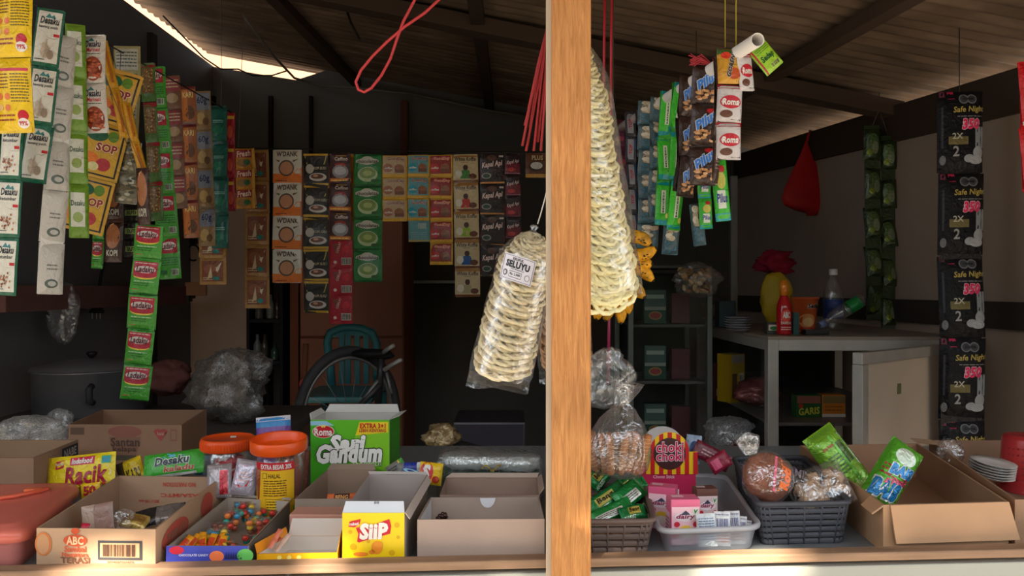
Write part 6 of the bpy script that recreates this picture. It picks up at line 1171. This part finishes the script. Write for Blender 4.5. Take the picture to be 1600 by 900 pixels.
# dim things low behind the middle
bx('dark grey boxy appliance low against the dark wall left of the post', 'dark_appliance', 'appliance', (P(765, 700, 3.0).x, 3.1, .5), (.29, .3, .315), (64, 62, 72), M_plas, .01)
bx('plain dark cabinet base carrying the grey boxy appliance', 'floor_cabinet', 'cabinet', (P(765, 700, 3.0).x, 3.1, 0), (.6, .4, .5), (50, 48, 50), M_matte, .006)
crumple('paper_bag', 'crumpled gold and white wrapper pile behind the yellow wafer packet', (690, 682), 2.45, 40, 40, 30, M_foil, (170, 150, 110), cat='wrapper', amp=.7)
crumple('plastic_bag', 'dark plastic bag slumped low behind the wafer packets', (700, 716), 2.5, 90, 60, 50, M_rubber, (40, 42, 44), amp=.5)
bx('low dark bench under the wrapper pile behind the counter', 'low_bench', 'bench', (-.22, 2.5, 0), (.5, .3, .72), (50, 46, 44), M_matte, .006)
# ================= right side
# aluminium frame cabinet
CX0, CX1, CY0, CY1, CH = .935, 1.66, 2.70, 3.75, 1.172; AL = (196, 192, 184)
t = thing('display_cabinet', ((CX0 + CX1) / 2, (CY0 + CY1) / 2, 0), 'low display cabinet with aluminium frame on the right, its door swung open', 'cabinet')
mb = MB(); mb.box(((CX0 + CX1) / 2, (CY0 + CY1) / 2, CH - .006), (CX1 - CX0, CY1 - CY0, .012), (150, 138, 124), .002); mb.build('top_board', M_plas, t)
for x, y in ((CX0 + .02, CY0 + .02), (CX1 - .02, CY0 + .02), (CX0 + .02, CY1 - .02), (CX1 - .02, CY1 - .02)): mb = MB(); mb.box((x, y, (CH - .012) / 2), (.04, .04, CH - .012), AL, .003); mb.build('corner_post', M_metal, t)
for z in (CH - .032, .06):
    mb = MB(); mb.box(((CX0 + CX1) / 2, CY0 + .02, z), (CX1 - CX0 - .08, .036, .04), AL, .003); mb.build('rail', M_metal, t); mb = MB(); mb.box((CX0 + .02, (CY0 + CY1) / 2, z), (.036, CY1 - CY0 - .08, .04), AL, .003); mb.build('rail', M_metal, t)
for z in (.50, .845): mb = MB(); mb.box(((CX0 + CX1) / 2, (CY0 + CY1) / 2 + .01, z), (CX1 - CX0 - .05, CY1 - CY0 - .06, .012), (96, 92, 88), .001); mb.build('shelf_board', M_plas, t)
mb = MB(); mb.box(((CX0 + CX1) / 2, CY1 - .01, .6), (CX1 - CX0 - .08, .008, 1.1), (60, 56, 54)); mb.build('back_panel', M_matte, t)
mb = MB(); mb.box((CX0 + .006, (CY0 + CY1) / 2, .6), (.004, CY1 - CY0 - .09, 1.05), (200, 206, 206)); mb.build('side_glass', M_glass, t)
# open door
h0 = V(1.60, 2.68, 0); h1 = V(1.065, 2.28, 0); dd = (h1 - h0); nrm = V(dd.y, -dd.x, 0).normalized(); dn = dd.normalized(); zt_, zb_ = 1.150, .10
Rd = dn.to_track_quat('X', 'Z').to_matrix(); L_ = dd.length; mid = (h0 + h1) / 2
mb = MB(); mb.box((mid.x, mid.y, (zt_ + zb_) / 2), (L_ - .03, .012, zt_ - zb_ - .04), (206, 188, 168), .001, Rd); c = P(1417, 573, 2.44); dr = mb.build('door', M_box, t)
dr['label'] = 'beige door panel in an aluminium frame'
mb = MB()
for z in (zt_ - .018, zb_ + .018): mb.box((mid.x, mid.y, z), (L_, .032, .036), AL, .002, Rd)
for e, s_ in ((h0, 1), (h1, -1)): q_ = e + dn * .018 * s_; mb.box((q_.x, q_.y, (zt_ + zb_) / 2), (.036, .034, zt_ - zb_ - .074), AL, .002, Rd)
f_ = mb.build('door_frame', M_metal, t); f_.parent = dr; f_.location = (0, 0, 0)
mb = MB(); q_ = mid + (h1 - mid) * .25 - nrm * .0075; mb.box((q_.x, q_.y, 1.02), (.022, .002, .034), (110, 116, 70), 0, Rd); s2 = mb.build('small_sticker', M_box, t); s2.parent = dr; s2.location = (0, 0, 0)
# things on the cabinet
Z1 = CH + .001
def lat(name, label, cat, px, Y, prof, colr, m=None, z=Z1, seg=24):
    mb = MB(); mb.lathe(prof, colr, seg); o = mb.build(name, m or M_plas); o.location = ((px - 800) / F * Y, Y, z); return tag(o, label, cat)
t = thing('sauce_bottle', ((1225 - 800) / F * 2.82, 2.82, Z1), 'red chilli sauce bottle with orange neck band on the cabinet corner', 'bottle')
mb = MB(); mb.lathe([(.001, 0), (.026, 0), (.028, .006), (.028, .10), (.024, .12), (.013, .15), (.012, .17)], (186, 24, 34), 28, t.location)
mb.map = lambda u, v, k=0: t.location + V(math.sin((u - .5) * 2.4) * (.0285 + k * .0004), -math.cos((u - .5) * 2.4) * (.0285 + k * .0004), .01 + v * .088); mb.ell(.5, .7, .3, .26, (230, 80, 70), 1); mb.txt('ABC', .3, .62, .68, .86, WH, 3, .1, .05); mb.txt('SAMBAL', .2, .34, .8, .46, (240, 200, 190), 3); mb.lines(.2, .08, .8, .26, 2, (240, 190, 180), 2); mb.build('bottle_body', M_gloss, t)
mb = MB(); mb.lathe([(.0135, .148), (.0165, .150), (.0165, .195), (.014, .198), (.014, .206), (.001, .207)], (226, 130, 30), 24, t.location); mb.build('neck_band', M_gloss, t)
t = thing('noodle_cup', ((1257 - 800) / F * 2.95, 2.95, Z1), 'orange instant noodle cup with dark lettering beside the sauce bottle', 'noodle cup')
mb = MB(); mb.lathe([(.001, 0), (.036, 0), (.038, .004), (.052, .132), (.055, .134), (.055, .140), (.001, .141)], (206, 92, 44), 32, t.location)
mb.map = lambda u, v, k=0: t.location + V(math.sin((u - .5) * 2.6) * (.038 + .014 * v + k * .0005), -math.cos((u - .5) * 2.6) * (.038 + .014 * v + k * .0005), .006 + v * .124); mb.txt('Sedaap', .45, .7, .98, .88, (50, 30, 30), 3, .15, .05, 0, (236, 220, 200), .05); mb.ell(.45, .34, .3, .22, (226, 150, 90), 1); mb.ell(.5, .3, .2, .14, (236, 190, 130), 2); mb.rect(.1, .04, .9, .12, (180, 50, 40), 1); mb.build('cup_body', M_box, t)
t = thing('water_bottle', ((1302 - 800) / F * 3.1, 3.1, Z1), 'clear water bottle with white cap and blue label on the cabinet', 'bottle')
mb = MB(); mb.lathe([(.001, 0), (.036, 0), (.040, .01), (.040, .15), (.036, .17), (.016, .215), (.014, .235)], (206, 216, 220), 28, t.location); mb.build('bottle_body', M_clear2, t)
mb = MB(); mb.lathe([(.0405, .05), (.0405, .13)], (40, 64, 130), 28, t.location); mb.build('label', M_film, t); mb = MB(); mb.lathe([(.0165, .232), (.0165, .256), (.001, .257)], (226, 226, 224), 20, t.location); mb.build('cap', M_plas, t)
t = thing('soft_drink_bottle', P(1312, 478, 2.9), 'small clear bottle with green label lying tilted on the cabinet', 'bottle'); Rb = Matrix.Rotation(1.02, 3, 'Y')
t.location = P(1318, 486, 2.9)
mb = MB(); mb.lathe([(.001, -.09), (.012, -.09), (.013, -.07), (.024, -.05), (.026, .0), (.026, .085), (.02, .092), (.001, .093)], (206, 216, 220), 22, (0, 0, 0), Rb); mb.build('bottle_body', M_clear2, t, local=True); mb = MB(); mb.lathe([(.0266, .02), (.0266, .07)], (20, 130, 60), 22, (0, 0, 0), Rb); mb.build('label', M_film, t, local=True); mb = MB(); mb.lathe([(.0145, -.108), (.0145, -.084), (.001, -.108)], (120, 140, 190), 16, (0, 0, 0), Rb); mb.build('cap', M_plas, t, local=True)
bx('small dark teal lighter box between sauce bottle and noodle cup', 'lighter_box', 'box', ((1243 - 800) / F * 2.80, 2.80, Z1), (.022, .02, .085), (24, 70, 70), M_plas, .003)
bx('small green and white box beside the sauce bottle', 'small_box', 'box', ((1206 - 800) / F * 2.86, 2.86, Z1), (.05, .04, .045), (60, 60, 54), M_box, .002, 0, lambda a: (a.rect(.1, .3, .9, .8, (214, 206, 196), 1), a.ell(.5, .5, .3, .16, (40, 130, 60), 2)))
bx('flat dark tray under the noodle cup on the cabinet', 'dark_tray', 'tray', ((1272 - 800) / F * 2.82, 2.81, Z1), (.09, .05, .02), (26, 26, 28), M_plas, .004)
t = crumple('yellow_bag', 'yellow plastic bag with maroon top standing behind the sauce bottle', (1213, 466), 3.1, 46, 84, 30, M_dplas, (176, 150, 30), amp=.25)
crumple('cloth_bundle', 'maroon flower-like cloth bundle poking out of the yellow bag', (1212, 410), 3.12, 44, 36, 30, M_matte, (130, 24, 44), cat='cloth', amp=.9)
mb = MB()
for k in range(6): mb.lathe([(.001, 0), (.03, 0), (.052, .010), (.054, .012), (.03, .004), (.001, .004)], (150, 150, 156), 22, (0, 0, .010 * k))
o = mb.build('plate_stack', M_plas); o.location = ((1153 - 800) / F * 3.0, 3.0, Z1); tag(o, 'stack of wrapped grey saucers left on the cabinet top', 'plates')
crumple('snack_bag', 'clear bag of golden crackers at the left end behind the cabinet', (1088, 438), 2.95, 64, 54, 50, M_clear, cat='snack bag', amp=.4)
mb = MB(); rnd = random.Random(12)
for i in range(40): mb.ball((rnd.uniform(-.06, .06), rnd.uniform(-.04, .04), rnd.uniform(-.045, .045)), .013, rnd.choice([(186, 150, 96), (150, 110, 70), (206, 176, 120)]), 1.3, .8, .6, Matrix.Rotation(rnd.random() * 3, 3, 'X') @ Matrix.Rotation(rnd.random() * 3, 3, 'Y'), 8, 6, .3)
o = mb.build('golden_crackers', M_food); o.location = P(1088, 438, 2.95); tag(o, 'small golden crackers filling the clear bag left of the cabinet', 'crackers', None, 'stuff')
packet('snack_pouch', 'clear and reddish pouch lying beside the saucer stack', 'pouch', (1122, 487), 3.4, 50, 30, lambda a: (a.rect(0, 0, 1, 1, (120, 90, 84), 1), a.rect(.3, .2, .9, .8, (150, 124, 116), 2)), roll=4, pitch=-30, bulge=.02, m=M_foil, back=(120, 90, 84))
bx('dark teal tin standing behind the pouch on the cabinet', 'dark_tin', 'tin', ((1133 - 800) / F * 3.3, 3.3, Z1), (.075, .075, .12), (24, 50, 60), M_plas, .006)
# inside the cabinet
bx('yellow snack box seen through the left side glass of the cabinet', 'snack_box', 'box', ((1142 - 800) / F * 3.25, 3.25, .852), (.085, .08, .21), (196, 164, 30), M_box, .002, .5, lambda a: (a.rect(.08, .82, .92, .98, (170, 160, 150), 1), a.rect(.1, .1, .45, .6, (90, 50, 30), 1), a.bars(.6, .3, .9, .6, BK, 1, 8)))
bx('dark red and white box left of the yellow snack box', 'snack_box', 'box', ((1114 - 800) / F * 3.36, 3.34, .852), (.045, .06, .16), (90, 40, 46), M_box, .002, .5, lambda a: (a.rect(.1, .1, .9, .3, (190, 186, 180), 1), a.rect(.1, .4, .9, .7, (70, 66, 70), 1)))
bx('green cigarette carton with yellow letters on the cabinet shelf', 'cigarette_carton', 'box', ((1263 - 800) / F * 2.86, 2.88, .852), (.098, .05, .085), (30, 90, 44), M_box, .001, 0, lambda a: (a.rect(.04, .62, .96, .95, (150, 90, 80), 1), a.txt('GARIS', .1, .12, .92, .42, (206, 200, 70), 3, .15, .03, .1), a.ell(.18, .5, .1, .1, (180, 60, 40), 2)))
bx('orange and white cigarette carton beside the green one', 'cigarette_carton', 'box', ((1302 - 800) / F * 2.86, 2.88, .852), (.09, .05, .085), (196, 120, 40), M_box, .001, 0, lambda a: (a.rect(.04, .62, .96, .95, (130, 110, 70), 1), a.rect(.0, .0, 1, .14, (206, 200, 190), 1), a.lines(.1, .25, .9, .55, 2, (150, 84, 30), 2)))
crumple('snack_bag', 'dull reddish snack bags piled on the shelf behind the side glass', (1185, 612), 3.05, 60, 46, 60, M_foil, (130, 70, 66), cat='snack bag', amp=.4)
crumple('snack_bag', 'cloudy white snack bag low in the cabinet behind the bun', (1140, 682), 2.85, 66, 62, 60, M_haze, (220, 220, 214), cat='snack bag', amp=.5)
crumple('snack_bag', 'red and clear bag below the cloudy white one', (1166, 712), 2.8, 60, 50, 60, M_foil, (120, 44, 44), cat='snack bag', amp=.5)
# glass showcase further left
t = thing('glass_showcase', (.66, 3.2, 0), 'tall dim glass showcase behind the striped display box', 'showcase')
gx0, gx1 = (985 - 800) / F * 3.1, (1108 - 800) / F * 3.1
for x in (gx0, gx1): mb = MB(); mb.box((x, 3.1, .72), (.022, .03, 1.44), (110, 116, 112), .003); mb.build('corner_post', M_metal, t)
for x in (gx0, gx1): mb = MB(); mb.box((x, 3.5, .72), (.022, .03, 1.44), (110, 116, 112), .003); mb.build('corner_post', M_metal, t)
mb = MB(); mb.box(((gx0 + gx1) / 2, 3.1, .75), (gx1 - gx0 - .022, .004, 1.3), (200, 210, 206)); mb.build('front_glass', M_glass, t)
for z in (1.44, 1.19, .95, .70): mb = MB(); mb.box(((gx0 + gx1) / 2, 3.3, z), (gx1 - gx0 - .024, .36, .012), (70, 70, 68), .001); mb.build('shelf_board', M_plas, t)
mb = MB(); mb.box(((gx0 + gx1) / 2, 3.52, .72), (gx1 - gx0, .01, 1.4), (40, 40, 42)); mb.build('back_panel', M_matte, t)
def cig(a): a.rect(.02, .5, .98, .98, (60, 90, 84), 1); a.rect(.1, .74, .9, .86, (150, 170, 160), 2); a.rect(.02, .40, .98, .5, (140, 150, 140), 2); a.ell(.5, .24, .3, .13, (150, 130, 60), 2); a.ell(.5, .24, .24, .09, (150, 40, 50), 3)
k = 0
for zi, z in enumerate((1.197, .957, .707)):
    for j in range(2):
        bx('dark green cigarette pack, %s on the %s showcase shelf' % (('left', 'right')[j], ('upper', 'middle', 'lower')[zi]), 'cigarette_pack', 'pack', ((1022 - 800) / F * 3.2 + (j * .11), 3.2, z), (.095, .05, .145), (16, 66, 50) if j == 0 else (84, 30, 40), M_box, .002, 0, cig) if j == 0 else bx('dark red pack beside the green one on the %s showcase shelf' % ('upper', 'middle', 'lower')[zi], 'cigarette_pack', 'pack', ((1022 - 800) / F * 3.2 + .115, 3.22, z), (.08, .05, .13), (84, 30, 40), M_box, .002)
x_ = (1146 - 800) / F * 3.9; mb = MB(); mb.box((x_, 3.9, .97), (.035, .035, 1.94), (150, 150, 148), .003); tag(mb.build('metal_upright', M_metal, None, (x_, 3.9, 0)), 'bare aluminium upright standing behind the cabinet below the snack strips', 'upright')
# red bag on the wall
t = thing('red_bag', P(1258, 215, 4.0), 'red plastic bag hanging from a nail high on the right wall', 'plastic bag'); c = P(1260, 218, 4.0)
mb = MB(); mb.lathe([(.003, .0), (.012, -.03), (.035, -.09), (.08, -.18), (.12, -.27), (.135, -.33), (.12, -.37), (.07, -.394), (.001, -.398)], (206, 34, 34), 30, c, None, 1, .35, lambda q, a, i: V(q.x * (1 + .10 * N3(math.cos(a) * 2, math.sin(a) * 2, q.z * 9)), q.y, q.z * (1 + .04 * math.cos(a)))); mb.build('bag_body', M_dplas, t)
mb = MB(); mb.tube([c + V(0, 0, -.02), c + V(.01, .0, .03), c + V(.02, 0, .05), c + V(.006, 0, -.01)], .006, (180, 30, 30), 6); mb.build('loop_handle', M_dplas, t); mb = MB(); mb.tube([c + V(.01, -.01, .045), c + V(wr(4.0) - c.x, 0, .045)], .003, (120, 110, 100), 6); mb.build('nail', M_metal, t)
# green candy strands, black strip, red strip on right wall
def d_gcandy(a): a.rect(0, 0, 1, 1, (50, 70, 34), 1); a.ell(.45, .55, .35, .3, (84, 110, 60), 2); a.ell(.6, .4, .2, .2, (130, 140, 110), 3); a.poly([(.2, .8), (.5, .95), (.3, .5)], (150, 160, 140), 4); a.ell(.3, .25, .18, .1, (120, 140, 30), 3)
strip('snack_strand', 'strand of green foil-wrapped sweets on the right wall, left of the two', SC, (1362, 196), (1366, 500), 26, 3.3, 5, d_gcandy, bulge=.02, m=M_foil, part='snack_packet', jit=3, hf=.8, back=(50, 64, 36))
strip('snack_strand', 'strand of green foil-wrapped sweets on the right wall, right of the two', SC, (1388, 212), (1388, 516), 24, 3.32, 5, d_gcandy, bulge=.02, m=M_foil, part='snack_packet', jit=3, hf=.75, back=(50, 64, 36))
cord('hanging_string', 'string from which both green strands hang on the right wall', [P(1362, 200, 3.305), P(1374, 170, 3.305), V(P(1374, 0, 3.305).x, 3.305, roofz(1.64, 3.3) + .02)], .0016, (90, 84, 74))
cord('hanging_string', 'short string at the top of the right green strand', [P(1388, 214, 3.325), P(1374, 172, 3.31)], .0016, (90, 84, 74))
strip('sanitary_pad_strip', 'long glossy black packet strip with yellow and pink lettering on the right', 'packet strip', (1499, 143), (1504, 784), 68, 2.5, 5, d_chnight, bulge=.020, part='packet', back=(24, 24, 30), yaw=-.05, jit=.6, m=M_dark)
cord('hanging_string', 'string holding up the black packet strip', [P(1499, 146, 2.5), V(P(1499, 0, 2.5).x, 2.5, roofz(1.51, 2.5) + .03)], .0016, (60, 56, 50))
strip('sachet_strip', 'bright red sachet strip cut off by the right edge of the view', SC, (1606, 96), (1612, 300), 30, 1.9, 2, lambda a: (a.rect(0, 0, 1, 1, (206, 24, 30), 1), a.rect(0, .0, 1, .06, (200, 200, 200), 2), a.ell(.3, .6, .2, .1, (240, 90, 90), 2)), bulge=.012, back=(200, 24, 30))
cord('hanging_string', 'string holding up the red sachet strip at the right edge', [P(1606, 98, 1.9), V(P(1606, 0, 1.9).x, 1.9, roofz(1.33, 1.9) + .03)], .0016, (60, 56, 50))

a_ = P(1088, 412, 2.95); cord('hanging_thread', 'thin thread above the golden cracker bag by the showcase', [a_, V(a_.x, 2.95, roofz(a_.x, 2.95) + .02)], .0012, (50, 46, 44))
